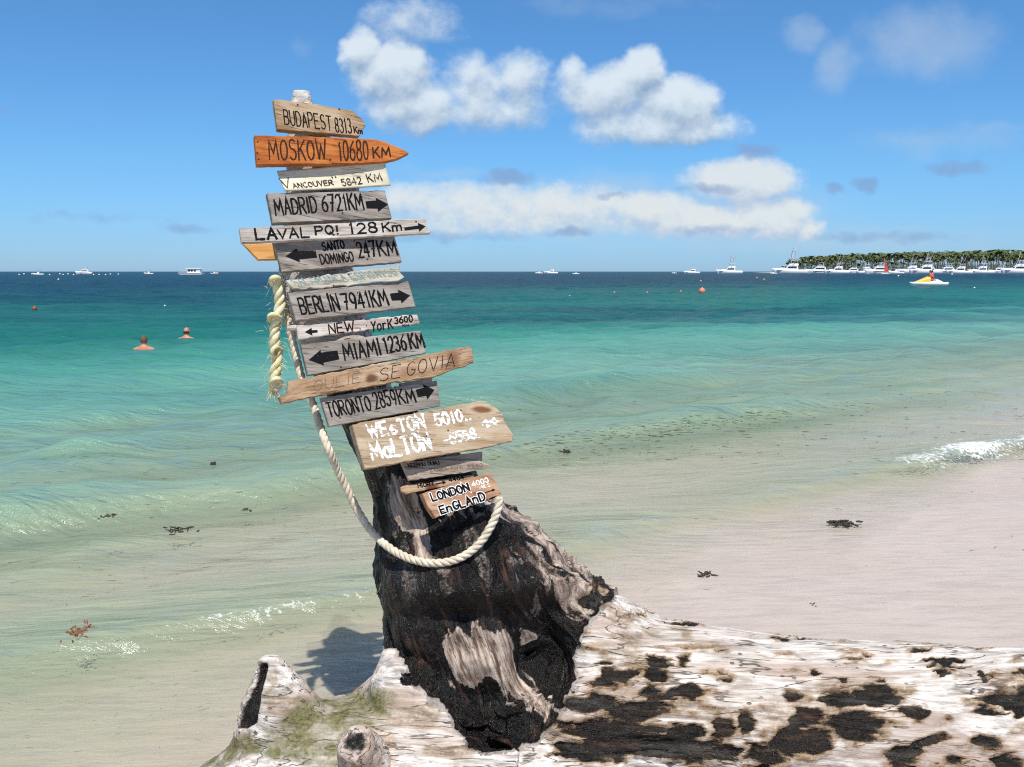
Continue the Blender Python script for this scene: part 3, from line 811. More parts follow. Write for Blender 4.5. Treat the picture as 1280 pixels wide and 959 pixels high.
GL = {
    'A': [[(0, 0), (.5, 1), (1, 0)], [(.2, .36), (.8, .36)]],
    'B': [[(0, 0), (0, 1)], [(0, 1), (.5, 1)] + arc(.55, .77, .38, .23, 90, -90, 8) + [(0, .54)], [(0, .52), (.5, .52)] + arc(.55, .26, .45, .26, 90, -90, 8) + [(0, 0)]],
    'C': [arc(.55, .5, .52, .5, 50, 310, 14)],
    'D': [[(0, 0), (0, 1)], [(0, 1)] + arc(.35, .5, .65, .5, 85, -85, 12) + [(0, 0)]],
    'E': [[(.95, 1), (0, 1), (0, 0), (1, 0)], [(0, .52), (.8, .52)]],
    'F': [[(.95, 1), (0, 1), (0, 0)], [(0, .52), (.75, .52)]],
    'G': [arc(.52, .5, .5, .5, 50, 330, 14) + [(.98, .42), (.55, .42)]],
    'H': [[(0, 0), (0, 1)], [(1, 0), (1, 1)], [(0, .5), (1, .5)]],
    'I': [[(.5, 0), (.5, 1)]],
    'J': [[(.9, 1), (.9, .3)] + arc(.5, .28, .4, .28, 0, -170, 8)],
    'K': [[(0, 0), (0, 1)], [(.95, 1), (.05, .45)], [(.3, .6), (1, 0)]],
    'L': [[(0, 1), (0, 0), (.95, 0)]],
    'M': [[(0, 0), (.12, 1), (.5, .3), (.88, 1), (1, 0)]],
    'N': [[(0, 0), (0, 1), (1, 0), (1, 1)]],
    'O': [arc(.5, .5, .5, .5, 95, 455, 18)],
    'P': [[(0, 0), (0, 1)], [(0, 1), (.45, 1)] + arc(.5, .74, .46, .26, 90, -90, 8) + [(0, .48)]],
    'Q': [arc(.5, .52, .5, .48, 95, 455, 18), [(.6, .25), (1, -.08)]],
    'R': [[(0, 0), (0, 1)], [(0, 1), (.45, 1)] + arc(.5, .75, .45, .25, 90, -90, 8) + [(0, .5)], [(.4, .5), (1, 0)]],
    'S': [arc(.52, .76, .44, .24, 35, 240, 8) + arc(.5, .26, .46, .26, 70, -150, 10)],
    'T': [[(0, 1), (1, 1)], [(.5, 1), (.5, 0)]],
    'U': [[(0, 1), (0, .35)] + arc(.5, .35, .5, .35, 180, 360, 10) + [(1, 1)]],
    'V': [[(0, 1), (.5, 0), (1, 1)]],
    'W': [[(0, 1), (.25, 0), (.5, .75), (.75, 0), (1, 1)]],
    'X': [[(0, 1), (1, 0)], [(0, 0), (1, 1)]],
    'Y': [[(0, 1), (.5, .5), (1, 1)], [(.5, .5), (.4, 0)]],
    'Z': [[(0, 1), (1, 1), (0, 0), (1, 0)]],
    '0': [arc(.5, .5, .46, .5, 100, 460, 18)],
    '1': [[(.25, .8), (.55, 1), (.55, 0)]],
    '2': [arc(.5, .7, .45, .3, 160, -30, 9) + [(.05, 0), (1, 0)]],
    '3': [arc(.45, .75, .42, .25, 140, -80, 9), arc(.45, .26, .5, .26, 80, -150, 10)],
    '4': [[(.7, 0), (.7, 1), (0, .32), (1, .32)]],
    '5': [[(.9, 1), (.15, 1), (.1, .58)] + arc(.45, .32, .5, .32, 120, -150, 12)],
    '6': [[(.8, 1)] + arc(.5, .32, .46, .55, 140, 190, 4) + arc(.5, .3, .46, .3, 190, 520, 14)],
    '7': [[(0, 1), (1, 1), (.4, 0)], [(.35, .5), (.85, .5)]],
    '8': [arc(.5, .76, .40, .24, 90, 450, 14), arc(.5, .26, .48, .26, 90, 450, 14)],
    '9': [arc(.5, .68, .46, .32, 0, 360, 14) + [(.93, .4), (.6, 0)]],
    '.': [[(.4, 0), (.6, .04)]], ':': [[(.45, .1), (.55, .14)], [(.45, .6), (.55, .64)]], '!': [[(.5, 1), (.45, .35)], [(.45, 0), (.55, .05)]],
    '"': [[(.2, .95), (.28, .8)], [(.65, .95), (.73, .8)]], '-': [[(.1, .5), (.9, .5)]], '~': [[(0, .45), (.3, .55), (.6, .45), (1, .55)]],
    'm': [[(0, 0), (0, .55)], [(0, .4)] + arc(.25, .38, .23, .17, 150, 0, 5) + [(.48, 0)], [(.48, .38)] + arc(.74, .38, .24, .17, 170, 0, 5) + [(.98, 0)]],
    'o': [arc(.5, .3, .45, .3, 95, 455, 14)], 'r': [[(.1, 0), (.1, .58)], [(.1, .4)] + arc(.5, .36, .35, .22, 150, 40, 5)],
    'e': [[(.08, .32), (.9, .32)] + arc(.5, .3, .42, .3, 10, 310, 12)], 's': [arc(.5, .45, .4, .15, 35, 240, 6) + arc(.5, .15, .42, .15, 70, -150, 8)],
    'n': [[(0, 0), (0, .62)], [(0, .45)] + arc(.45, .42, .42, .20, 150, 0, 6) + [(.88, 0)]],
    'a': [arc(.45, .3, .42, .3, 40, 400, 12), [(.9, .6), (.9, 0)]],
}
GW = {'I': .25, '1': .55, '.': .3, ':': .3, '!': .35, ' ': .55, 'M': 1.25, 'W': 1.3, '"': .6, 'm': 1.1, 'L': .85, 'E': .85, 'F': .8}


def smooth_line(p):
    return p


class Board:
    """a plank: outline in photo pixels laid on a real plane, with thickness; text is painted on its face"""
    def __init__(s, name, outline, label, mat, thick=0.022, yaw=20, tilt=12, dY=0.0, side=None, rough=0.22, curve=0.0, cat='sign', group='wooden direction signs on the driftwood trunk', seed=1):
        cx = sum(p[0] for p in outline) / len(outline); cy = sum(p[1] for p in outline) / len(outline)
        s.Y = board_Y(cy) + dY
        s.c = P(cx, cy, s.Y)
        th, ti = R(yaw), R(tilt)
        n = Vector((math.sin(th) * math.cos(ti), -math.cos(th) * math.cos(ti), math.sin(ti))).normalized()
        # u axis along the long edge as seen
        a = s._hit(outline[0][0], outline[0][1], n); k = max(range(len(outline)), key=lambda i: outline[i][0])
        s.n = n
        lo = min(outline, key=lambda p: p[0]); hi = max(outline, key=lambda p: p[0])
        tl = outline[0]; bl = outline[-1]
        us = s._hit(hi[0], hi[1], n) - s._hit(lo[0], lo[1], n)
        s.u = (us - n * us.dot(n)).normalized(); s.v = n.cross(s.u) * 1.0
        if s.v.z < 0: s.v = -s.v
        s.M = Matrix((( s.u.x, s.v.x, n.x, s.c.x), (s.u.y, s.v.y, n.y, s.c.y), (s.u.z, s.v.z, n.z, s.c.z), (0, 0, 0, 1)))
        s.curve = curve
        s.side = side or (tl[0] - bl[0], tl[1] - bl[1])
        L = math.hypot(*s.side); s.side = (s.side[0] / L, s.side[1] / L)
        s.lay = 0
        s.thick = thick
        r = random.Random(seed * 31 + 5)
        pts = []
        N = len(outline)
        for i in range(N):
            ax, ay = outline[i]; bx, by = outline[(i + 1) % N]
            d = math.hypot(bx - ax, by - ay); m = max(1, int(d / 5))
            for j in range(m):
                f = j / m
                w = rough * (0.45 if j == 0 else 1.0)
                pts.append((ax + (bx - ax) * f + r.gauss(0, w * .35), ay + (by - ay) * f + r.gauss(0, w)))
        loc = [s.local(*p) for p in pts]
        s.vmin = min(q[1] for q in loc); s.vmax = max(q[1] for q in loc); s.umin = min(q[0] for q in loc); s.umax = max(q[0] for q in loc)
        mb = MB(); n_ = len(loc)
        bev = min(0.0025, thick * .25)
        cu = (s.umin + s.umax) / 2; cv = (s.vmin + s.vmax) / 2; hu = (s.umax - s.umin) / 2; hv = (s.vmax - s.vmin) / 2
        ins = [(cu + (x - cu) * (1 - bev / hu), cv + (y - cv) * (1 - bev / hv)) for x, y in loc]
        if curve:
            m = 14; V = []; Fc = []
            # half-round piece of bark: grid across v
            cols = 30
            for side_ in (0, 1):
                for i in range(cols + 1):
                    for j in range(m + 1):
                        f = i / cols; g = j / m
                        tx = outline[0][0] + (outline[1][0] - outline[0][0]) * f; ty = outline[0][1] + (outline[1][1] - outline[0][1]) * f
                        bx = outline[3][0] + (outline[2][0] - outline[3][0]) * f; by = outline[3][1] + (outline[2][1] - outline[3][1]) * f
                        x, y = s.local(tx + (bx - tx) * g, ty + (by - ty) * g)
                        V.append((x, y, s.off(y) - side_ * thick))
            w = m + 1; tot = (cols + 1) * w
            for k in (0, 1):
                for i in range(cols):
                    for j in range(m):
                        Fc.append(tuple(k * tot + q for q in (i * w + j, (i + 1) * w + j, (i + 1) * w + j + 1, i * w + j + 1)))
            for i in range(cols):
                for j in (0, m): Fc.append((i * w + j, (i + 1) * w + j, tot + (i + 1) * w + j, tot + i * w + j))
            for j in range(m):
                for i in (0, cols): Fc.append((i * w + j, i * w + j + 1, tot + i * w + j + 1, tot + i * w + j))
            mb.add(V, Fc)
        else:
            V = [(x, y, 0) for x, y in ins] + [(x, y, -bev) for x, y in loc] + [(x, y, -thick) for x, y in loc]
            Fc = [tuple(range(n_)), tuple(range(3 * n_ - 1, 2 * n_ - 1, -1))]
            for k in (0, 1):
                for i in range(n_):
                    j = (i + 1) % n_
                    Fc.append((k * n_ + i, (k + 1) * n_ + i, (k + 1) * n_ + j, k * n_ + j))
            mb.add(V, Fc)
        me = mb.mesh(name)
        s.o = link(name, me, mat, smooth=bool(curve))
        s.o.matrix_world = s.M
        tag(s.o, label, cat, group)

    def _hit(s, px, py, n):
        d = ray(px, py); o = Vector((0, 0, CAMZ))
        t = (s.c - o).dot(n) / d.dot(n)
        return o + d * t

    def local(s, px, py):
        q = s._hit(px, py, s.n) - s.c
        return (q.dot(s.u), q.dot(s.v))

    def off(s, y):
        if not s.curve: return 0.0
        g = (y - s.vmin) / (s.vmax - s.vmin)
        return -s.curve * (1 - (2 * g - 0.75) ** 2 / 1.5)

    def ribbon(s, mb, pl, w, wob=0.0, rnd=random):
        """pl: pixel polyline, w: stroke width in pixels"""
        n = len(pl)
        if n < 2: return
        L, Rr = [], []
        closed = n > 4 and math.hypot(pl[0][0] - pl[-1][0], pl[0][1] - pl[-1][1]) < 0.2
        for i in range(n):
            if closed: a = pl[i - 1] if i > 0 else pl[-2]; b = pl[i + 1] if i < n - 1 else pl[1]
            else: a = pl[max(i - 1, 0)]; b = pl[min(i + 1, n - 1)]
            p = pl[i]
            d1 = (p[0] - a[0], p[1] - a[1]); d2 = (b[0] - p[0], b[1] - p[1])
            l1 = math.hypot(*d1) or 1; l2 = math.hypot(*d2) or 1
            if math.hypot(*d1) < 1e-6: d1, l1 = d2, l2
            if math.hypot(*d2) < 1e-6: d2, l2 = d1, l1
            tx, ty = d1[0] / l1 + d2[0] / l2, d1[1] / l1 + d2[1] / l2
            lt = math.hypot(tx, ty)
            if lt < 0.3: tx, ty, lt = d1[0] / l1, d1[1] / l1, 1
            nx, ny = -ty / lt, tx / lt
            c = max(0.45, abs(nx * -d1[1] / l1 + ny * d1[0] / l1))
            k = w / 2 / c * (1 + rnd.gauss(0, wob))
            ex = ey = 0.0
            if not closed and i == 0: ex, ey = -d2[0] / l2 * w * .35, -d2[1] / l2 * w * .35
            if not closed and i == n - 1: ex, ey = d1[0] / l1 * w * .35, d1[1] / l1 * w * .35
            L.append((p[0] + nx * k + ex, p[1] + ny * k + ey)); Rr.append((p[0] - nx * k + ex, p[1] - ny * k + ey))
        s.lay += 1
        z = 0.0005 + 0.000006 * s.lay
        V = []
        for a, b in zip(L, Rr):
            for q in (a, b):
                x, y = s.local(*q); V.append((x, y, z + s.off(y) + (0.0012 if s.curve else 0)))
        mb.add(V, [(2 * i, 2 * i + 1, 2 * i + 3, 2 * i + 2) for i in range(n - 1)])

    def strokes(s, text, p0, p1, h, slant=None):
        """pixel polylines of a line of text running from p0 to p1 on its baseline"""
        rnd = random.Random(hash_text(text))
        adv = [GW.get(c, .9) for c in text]; gap = 0.32
        tot = sum(adv) + gap * (len(text) - 1)
        bx, by = p1[0] - p0[0], p1[1] - p0[1]
        ux, uy = s.side if slant is None else slant
        out = []; x = 0.0
        for c, w in zip(text, adv):
            g = GL.get(c)
            if g:
                hh = h * (1 + rnd.gauss(0, .03)); dy = rnd.gauss(0, .015) * h; sk = rnd.gauss(0, .025)
                for pl in g:
                    q = []
                    dense = []
                    for i in range(len(pl) - 1):
                        (ax, ay), (cx, cy) = pl[i], pl[i + 1]
                        m = max(1, int(math.hypot(cx - ax, cy - ay) / .25))
                        for j in range(m): dense.append((ax + (cx - ax) * j / m, ay + (cy - ay) * j / m))
                    dense.append(pl[-1])
                    for gx, gy in dense:
                        f = (x + (gx + sk * gy) * w) / tot
                        q.append((p0[0] + bx * f + ux * (gy * hh + dy), p0[1] + by * f + uy * (gy * hh + dy)))
                    out.append(q)
            x += w + gap
        return out

    def text(s, lines, mat, width, name='lettering', wob=.12, outline=None):
        rnd = random.Random(5)
        if outline:
            mb = MB()
            for (tx, p0, p1, h) in lines:
                for q in s.strokes(tx, p0, p1, h): s.ribbon(mb, q, width + outline[1], .08, rnd)
            mb.build('lettering_outline', outline[0], s.o)
            s.lay += 40
        mb = MB()
        for (tx, p0, p1, h) in lines:
            for q in s.strokes(tx, p0, p1, h): s.ribbon(mb, q, width * 1.03, wob, rnd)
        return mb.build(name, mat, s.o)

    def poly(s, pts, mat, name):
        s.lay += 1; mb = MB(); V = []
        for p in pts:
            x, y = s.local(*p); V.append((x, y, 0.0006 + 0.000006 * s.lay + s.off(y)))
        mb.add(V, [tuple(range(len(V)))])
        return mb.build(name, mat, s.o)

    def arrow(s, tail, head, shaft, hl, hh, mat, name='arrow'):
        dx, dy = head[0] - tail[0], head[1] - tail[1]; L = math.hypot(dx, dy); dx /= L; dy /= L
        vx, vy = s.side
        nk = (head[0] - dx * hl, head[1] - dy * hl)
        q = lambda p, k: (p[0] + vx * k, p[1] + vy * k)
        return s.poly([q(tail, shaft / 2), q(nk, shaft / 2 * 1.1), q(nk, hh / 2), head, q(nk, -hh / 2), q(nk, -shaft / 2 * 1.05), q(tail, -shaft / 2 * .9)], mat, name)

    def nails(s, pts, mat, r=1.1):
        for p in pts:
            x, y = s.local(*p); rr = r * s.Y / F
            mb = MB(); mb.tube([(x, y, -.006 + s.off(y)), (x, y, 0.0012 + s.off(y)), (x, y, 0.0022 + s.off(y))], [rr, rr, rr * .55], 10, ref=(0, 1, 0))
            mb.build('nail', mat, s.o)


def hash_text(t):
    h = 7
    for c in t: h = (h * 131 + ord(c)) % 1000003
    return h


def wood_mat(name, dark, mid, light, grain=1.0, wear=None, seed=0.0, stains=()):
    mt, t, b = material(name)
    co = t.vm('ADD', t.coord('Object'), (seed * 1.7, seed * 0.9, seed * 2.3))
    q = t.vm('MULTIPLY', co, (3.2, 34, 34))
    warp = t.noise(t.vm('MULTIPLY', co, (7, 16, 16)), 1.0, 3, 0.5, col=True)
    q = t.vm('ADD', q, t.vm('MULTIPLY', warp, (0.3, 1.6, 1.6)))
    g1 = t.noise(q, 1.0, 7, 0.62)
    g2 = t.noise(t.vm('MULTIPLY', co, (7, 260, 260)), 1.0, 4, 0.6)
    bl = t.noise(t.vm('MULTIPLY', co, (1, 2.2, 2.2)), 11, 5, 0.62)
    c = t.ramp(t.ss(g1, 0.26, 0.74), [(0.0, dark), (0.45, mid), (1.0, light)])
    c = t.mix(t.ss(g2, 0.56, 0.72, 0, 0.42 * grain), c, [x * 0.34 for x in dark])
    c = t.mix(t.ss(bl, 0.47, 0.70, 0, 0.62), c, wear or [x * 0.55 for x in mid])
    crk = t.noise(t.vm('MULTIPLY', co, (2.2, 60, 60)), 1.0, 3, 0.5)
    cm = t.ss(t.m('ABSOLUTE', t.m('SUBTRACT', crk, 0.5)), 0.0, 0.012, 1, 0)
    cm = t.m('MULTIPLY', cm, t.ss(bl, 0.42, 0.55))
    c = t.mix(t.m('MULTIPLY', cm, 0.75), c, [x * 0.12 for x in dark])
    oc = t.coord('Object')
    for (sx, sy, rx, ry, colr, w) in stains:
        e = t.vm('MULTIPLY', t.vm('SUBTRACT', oc, (sx, sy, 0)), (1 / rx, 1 / ry, 0))
        l = t.vm('LENGTH', e, out=1)
        k = t.ss(t.m('ADD', l, t.m('MULTIPLY', t.m('SUBTRACT', bl, 0.5), 1.6)), 0.25, 1.15, w, 0)
        c = t.mix(k, c, colr)
    t.put(b.inputs['Base Color'], c)
    b.inputs['Roughness'].default_value = 0.8; b.inputs['Specular IOR Level'].default_value = 0.25
    h = t.m('ADD', t.m('MULTIPLY', g1, 0.8), t.m('ADD', t.m('MULTIPLY', g2, 0.5), t.m('MULTIPLY', cm, -1.2)))
    t.put(b.inputs['Normal'], t.bump(h, 0.55 * grain, 0.004))
    return mt


def paint_mat(name, col, worn=0.45, scale=130):
    """brushed paint that has flaked off in places"""
    mt, t, b = material(name)
    co = t.coord('Object')
    n = t.noise(t.vm('MULTIPLY', co, (0.5, 1.4, 1)), scale, 5, 0.65)
    n2 = t.noise(t.vm('MULTIPLY', co, (4, 90, 90)), 1.0, 4, 0.6)
    v = t.m('ADD', t.m('MULTIPLY', n, 0.65), t.m('MULTIPLY', n2, 0.35))
    t.put(b.inputs['Base Color'], t.mix(n, [x * .8 for x in col], [min(1, x * 1.25 + .004) for x in col]))
    t.put(b.inputs['Alpha'], t.ss(v, 0.5 - 0.22 * (1.0 - worn), 0.5 - 0.22 * (1.0 - worn) - 0.10, 0.0, 1.0) if worn < 0 else t.ss(v, 0.22 + 0.34 * worn, 0.30 + 0.34 * worn))
    b.inputs['Roughness'].default_value = 0.7; b.inputs['Specular IOR Level'].default_value = 0.12
    return mt


BLK = paint_mat('black_paint', (0.004, 0.004, 0.005), 0.32)
BLK2 = paint_mat('thin_black_paint', (0.006, 0.005, 0.005), 0.34)
BRN = paint_mat('burnt_brown_paint', (0.040, 0.014, 0.006), 0.12)
WHT = paint_mat('white_paint', (0.80, 0.80, 0.77), 0.54, 90)
WHT2 = paint_mat('worn_white_paint', (0.84, 0.83, 0.80), 0.58, 110)
TEAL = paint_mat('faded_teal_paint', (0.22, 0.29, 0.27), 0.6, 120)
SCR = paint_mat('faded_black_ink', (0.020, 0.016, 0.013), 0.50, 150)
GREYP = paint_mat('faded_grey_ink', (0.15, 0.12, 0.10), 0.45, 150)
NAIL = simple('rusty_nail', (0.07, 0.035, 0.02), 0.7, 0.4, 300)

GREY = dict(dark=(0.150, 0.122, 0.100), mid=(0.290, 0.250, 0.215), light=(0.42, 0.375, 0.33))
grey_mats = [wood_mat('grey_plank_%d' % i, seed=i * 3.1 + 1, wear=w, **GREY) for i, w in enumerate(((0.20, 0.165, 0.135), (0.19, 0.13, 0.105), (0.24, 0.21, 0.18), (0.23, 0.205, 0.18), (0.27, 0.24, 0.21)))]
PALE = wood_mat('pale_plank', (0.27, 0.22, 0.18), (0.47, 0.42, 0.37), (0.64, 0.59, 0.53), 1.0, (0.40, 0.31, 0.25), 21)
PALE2 = wood_mat('pale_flaking_plank', (0.33, 0.30, 0.23), (0.50, 0.46, 0.37), (0.62, 0.59, 0.50), 0.8, (0.36, 0.32, 0.24), 24)
PALE3 = wood_mat('whitish_plank', (0.30, 0.24, 0.21), (0.50, 0.43, 0.38), (0.66, 0.60, 0.54), 0.9, (0.38, 0.27, 0.22), 29)
TAN = wood_mat('tan_plank', (0.22, 0.13, 0.065), (0.38, 0.265, 0.155), (0.50, 0.38, 0.25), 0.9, (0.24, 0.12, 0.05), 33)
ORANGE = wood_mat('orange_plank', (0.30, 0.075, 0.015), (0.47, 0.145, 0.030), (0.58, 0.22, 0.06), 0.7, (0.24, 0.055, 0.012), 37, stains=((0.225, 0.0, 0.07, 0.03, (0.13, 0.035, 0.012), .8),))
ORANGE2 = wood_mat('light_orange_plank', (0.46, 0.21, 0.06), (0.60, 0.30, 0.095), (0.68, 0.38, 0.15), 0.5, (0.5, 0.24, 0.08), 39)
BARK = wood_mat('cream_sheath', (0.50, 0.42, 0.28), (0.64, 0.57, 0.42), (0.75, 0.69, 0.54), 0.5, (0.60, 0.50, 0.36), 41)
DRIFT = wood_mat('worn_brown_stick', (0.23, 0.125, 0.06), (0.42, 0.275, 0.165), (0.56, 0.43, 0.31), 1.1, (0.26, 0.12, 0.045), 45,
                 stains=((0.0, -0.005, 0.022, 0.016, (0.10, 0.035, 0.012), .9), (0.27, 0.01, 0.03, 0.03, (0.16, 0.065, 0.02), .8), (-0.29, -.01, 0.03, 0.02, (0.20, 0.09, 0.03), .7), (.12, .0, .05, .015, (.22, .09, .03), .6)))
THICK = wood_mat('thick_tan_slab', (0.27, 0.185, 0.11), (0.44, 0.335, 0.225), (0.55, 0.45, 0.325), 0.8, (0.36, 0.22, 0.11), 49,
                 stains=((0.09, 0.068, 0.035, 0.010, (0.17, 0.055, 0.015), .9), (-0.20, 0.045, 0.03, 0.012, (0.20, 0.08, 0.03), .8)))
GBRN = wood_mat('grey_brown_scrap', (0.18, 0.13, 0.095), (0.33, 0.265, 0.21), (0.46, 0.38, 0.31), 1.0, (0.2, 0.14, 0.10), 53)
REDB = wood_mat('reddish_block', (0.27, 0.125, 0.065), (0.43, 0.24, 0.14), (0.55, 0.36, 0.24), 0.8, (0.28, 0.12, 0.05), 57)


def signs():
    # ---- BUDAPEST
    b = Board('sign_board', [(342, 124), (387, 128.5), (414, 133.5), (440, 138), (452, 148), (457.5, 156), (453, 163), (449.5, 170), (397, 166), (347, 162)],
              'weathered tan plank reading BUDAPEST 8313 Km, topmost sign on the trunk', TAN, .024, 24, 14, dY=-.004, seed=1)
    b.text([('BUDAPEST', (356, 155.5), (415, 163), 18), ('8313', (420, 165.5), (440, 167), 18), ('Km', (443, 166), (453, 167.5), 8)], BLK2, 1.5)
    b.nails([(424, 136.5), (372, 131)], NAIL)
    # ---- MOSKOW
    b = Board('sign_board', [(318, 169), (400, 171), (467, 174), (482, 177), (500, 185), (511.5, 191), (500, 197), (479, 203), (430, 204.5), (321, 206)],
              'bright orange pencil-pointed plank reading MOSKOW. 10680 KM', ORANGE, .026, 22, 14, dY=-.012, rough=.25, seed=2)
    b.text([('MOSKOW.', (337, 200), (414, 200), 25), ('10680', (424, 200.5), (461, 199.5), 24), ('KM', (467, 197.5), (488, 195.5), 13)], BRN, 1.9)
    b.nails([(322, 177), (323, 199), (321.5, 191)], NAIL)
    # ---- VANCOUVER
    b = Board('sign_board', [(347, 210), (481, 202), (490, 228), (357, 236)],
              'cream half-round curled sheath reading VANCOUVER 5842 KM below the orange plank', BARK, .006, 20, 22, dY=-.030, curve=.020, seed=3)
    b.text([('V', (354, 232.5), (366, 231.5), 14), ('ANCOUVER', (368, 232.5), (418, 227.5), 6.5), ('"', (417, 226), (426, 225), 9), ('5842', (430, 229), (454, 226), 8.5), ('KM', (462, 224.5), (479, 222.5), 9.5)], SCR, 1.15)
    # ---- MADRID
    b = Board('sign_board', [(334, 241.5), (481, 238), (490, 272.5), (341, 279)],
              'grey weathered plank reading MADRID 6721KM with black arrow pointing right', grey_mats[0], .03, 23, 13, dY=-.020, seed=4)
    b.text([('MADRID', (345, 269.5), (397, 265.5), 20), ('6721KM', (404, 264.5), (455, 261.5), 20)], BLK, 2.2)
    b.arrow((457.5, 256.5), (485, 255.5), 9.5, 14, 18, BLK)
    b.nails([(428, 266), (424, 243)], NAIL)
    # ---- LAVAL
    b = Board('sign_board', [(299, 285.5), (380, 281), (460, 277), (532, 273), (534, 287.5), (539, 289), (538, 291.5), (420, 298), (302, 304)],
              'long whitish plank reading LAVAL PQ! 128 Km with thin arrow pointing right', PALE, .018, 21, 13, dY=-.024, seed=5)
    b.text([('LA', (320.5, 299.5), (346, 298.5), 13)], BLK, 3.0)
    b.text([('VAL', (348, 298), (387, 296.5), 12), ('PQ!', (395, 294), (424, 292.5), 10.5), ('128', (437, 292), (472, 290.5), 13), ('Km', (479, 290), (502, 287.5), 11.5)], BLK2, 2.2)
    b.arrow((505.5, 286.5), (532, 283), 4, 9, 11, BLK2)
    b.nails([(420, 283), (520, 277)], NAIL)
    # ---- blank orange board
    b = Board('sign_board', [(304, 305.5), (350, 303.5), (402, 302), (402, 321), (345, 324.5), (323, 325.2)],
              'blank light orange board with slanted end sticking out left behind the grey plank', ORANGE2, .015, 20, 13, dY=.012, rough=.2, seed=6)
    # ---- SANTO DOMINGO
    b = Board('sign_board', [(343, 304), (420, 299), (493, 294.5), (502.5, 327), (352, 340)],
              'grey plank reading SANTO DOMINGO 247 KM with black arrow pointing left', grey_mats[1], .024, 21, 13, dY=-.020, seed=7)
    b.text([('SANTO', (404, 313.5), (431, 310.5), 10), ('DOMINGO', (402, 330.5), (442.5, 326.5), 12)], BLK, 1.7)
    b.text([('247', (449, 322), (471, 319.5), 19), ('KM', (475, 320), (497, 318), 19)], BLK, 2.2)
    b.arrow((395.5, 318), (357, 320.5), 9.5, 16, 18, BLK)
    b.nails([(443, 301), (459, 324)], NAIL)
    # ---- SALAMANCA
    b = Board('sign_board', [(357, 351), (400, 346), (436, 340.5), (470, 336), (500, 331), (499, 340), (506, 347), (498, 351), (440, 356), (382, 362), (366, 361)],
              'ragged whitish strip with faded teal words SALAMANCA ESPIGATSO', PALE2, .012, 20, 12, dY=-.012, rough=.8, seed=8)
    b.text([('SALAMANCA', (369, 357), (435, 350.5), 10), ('ESPIGATSO', (442, 350.5), (498, 344), 11)], TEAL, 1.5)
    b.nails([(436, 343), (417, 357)], NAIL)
    # ---- BERLIN
    b = Board('sign_board', [(360, 366), (430, 359), (510.5, 351.5), (519.7, 383), (370, 401)],
              'thick grey plank reading BERLIN 7941KM with black arrow pointing right', grey_mats[2], .032, 22, 13, dY=-.012, seed=9)
    b.text([('BERLIN', (377.5, 393), (425, 387.5), 21), ('7941KM', (431, 387), (486, 381), 20)], BLK, 2.3)
    b.arrow((488.5, 371.8), (512.5, 369.5), 9.5, 13, 18, BLK)
    b.nails([(447, 366), (473, 371)], NAIL)
    # ---- NEW YORK
    b = Board('sign_board', [(371, 407.5), (440, 401), (500, 395), (521.8, 393), (525, 404), (450, 413.5), (373, 424.5)],
              'narrow pale plank reading NEW York 3600 KM with small arrow pointing left', PALE3, .016, 20, 12, dY=-.006, rough=.6, seed=10)
    b.text([('NEW', (412, 417.5), (443, 413.5), 12), ('YorK', (465, 414.5), (491, 410.5), 13), ('3600', (493.5, 404.5), (516, 402), 7.5)], BLK2, 1.7)
    b.text([('KM', (503.5, 409), (511, 408), 3)], BLK2, .9)
    b.arrow((397, 414.3), (381, 415.2), 3.2, 9, 9.5, BLK)
    b.nails([(458, 407), (450, 411)], NAIL, .8)
    mb = MB(); c0 = b.local(360, 409.5); c1 = b.local(380, 407.5)
    mb.tube([(c0[0], c0[1], -.02), (c0[0] + .01, c0[1], -.019), (c1[0], c1[1], -.022)], [.006, .0095, .010], 10)
    mb.build('broken_peg', PALE3, b.o)
    # ---- MIAMI
    b = Board('sign_board', [(376, 431), (450, 422), (526, 413.3), (532.7, 441), (460, 456), (385, 469.5)],
              'grey plank reading MIAMI 1236 KM with black arrow pointing left', grey_mats[3], .026, 21, 13, dY=-.010, seed=11)
    b.text([('MIAMI', (431.5, 450.5), (477, 443), 20), ('1236', (482.5, 441.5), (509, 437), 19), ('KM', (514, 436), (531, 433.5), 19)], BLK, 2.3)
    b.arrow((423, 444), (386, 450), 12, 17, 20, BLK)
    b.nails([(426, 459), (478, 424), (495, 428)], NAIL)
    # ---- SEGOVIA
    b = Board('sign_board', [(360, 477), (440, 461), (520, 446), (587, 433), (591, 438), (592.5, 453), (543, 471.5), (470, 482), (400, 494.5), (352, 505), (348.5, 497), (359, 492)],
              'long crooked brown driftwood slat scratched with the word SEGOVIA', DRIFT, .028, 20, 12, dY=-.045, rough=.5, seed=12)
    b.text([('SE', (474, 477), (500, 472), 16), ('GOVIA', (508, 470.5), (568, 458.5), 17)], SCR, 1.0)
    b.text([('OULIE', (392, 489), (450, 478), 12)], GREYP, .7)
    # ---- TORONTO
    b = Board('sign_board', [(401, 497.5), (470, 487), (546, 475.8), (550.7, 507.5), (480, 521), (411.7, 533.5)],
              'light grey plank reading TORONTO 2859 KM with dark arrow pointing right', grey_mats[4], .026, 21, 13, dY=-.014, seed=13)
    b.text([('TORONTO', (412, 521.5), (465, 513), 19), ('2859', (470, 511), (497, 505), 20), ('KM', (500, 505), (520, 502), 18)], BLK, 2.0)
    b.arrow((521, 492), (543, 487.5), 10, 12, 20, BLK)
    b.nails([(494, 484), (425, 522)], NAIL)
    Board('plank', [(500, 479), (540, 472), (541, 486), (504, 490)], 'dark bare plank scrap behind the TORONTO plank', grey_mats[0], .02, 20, 12, dY=.028, cat='plank', seed=14)
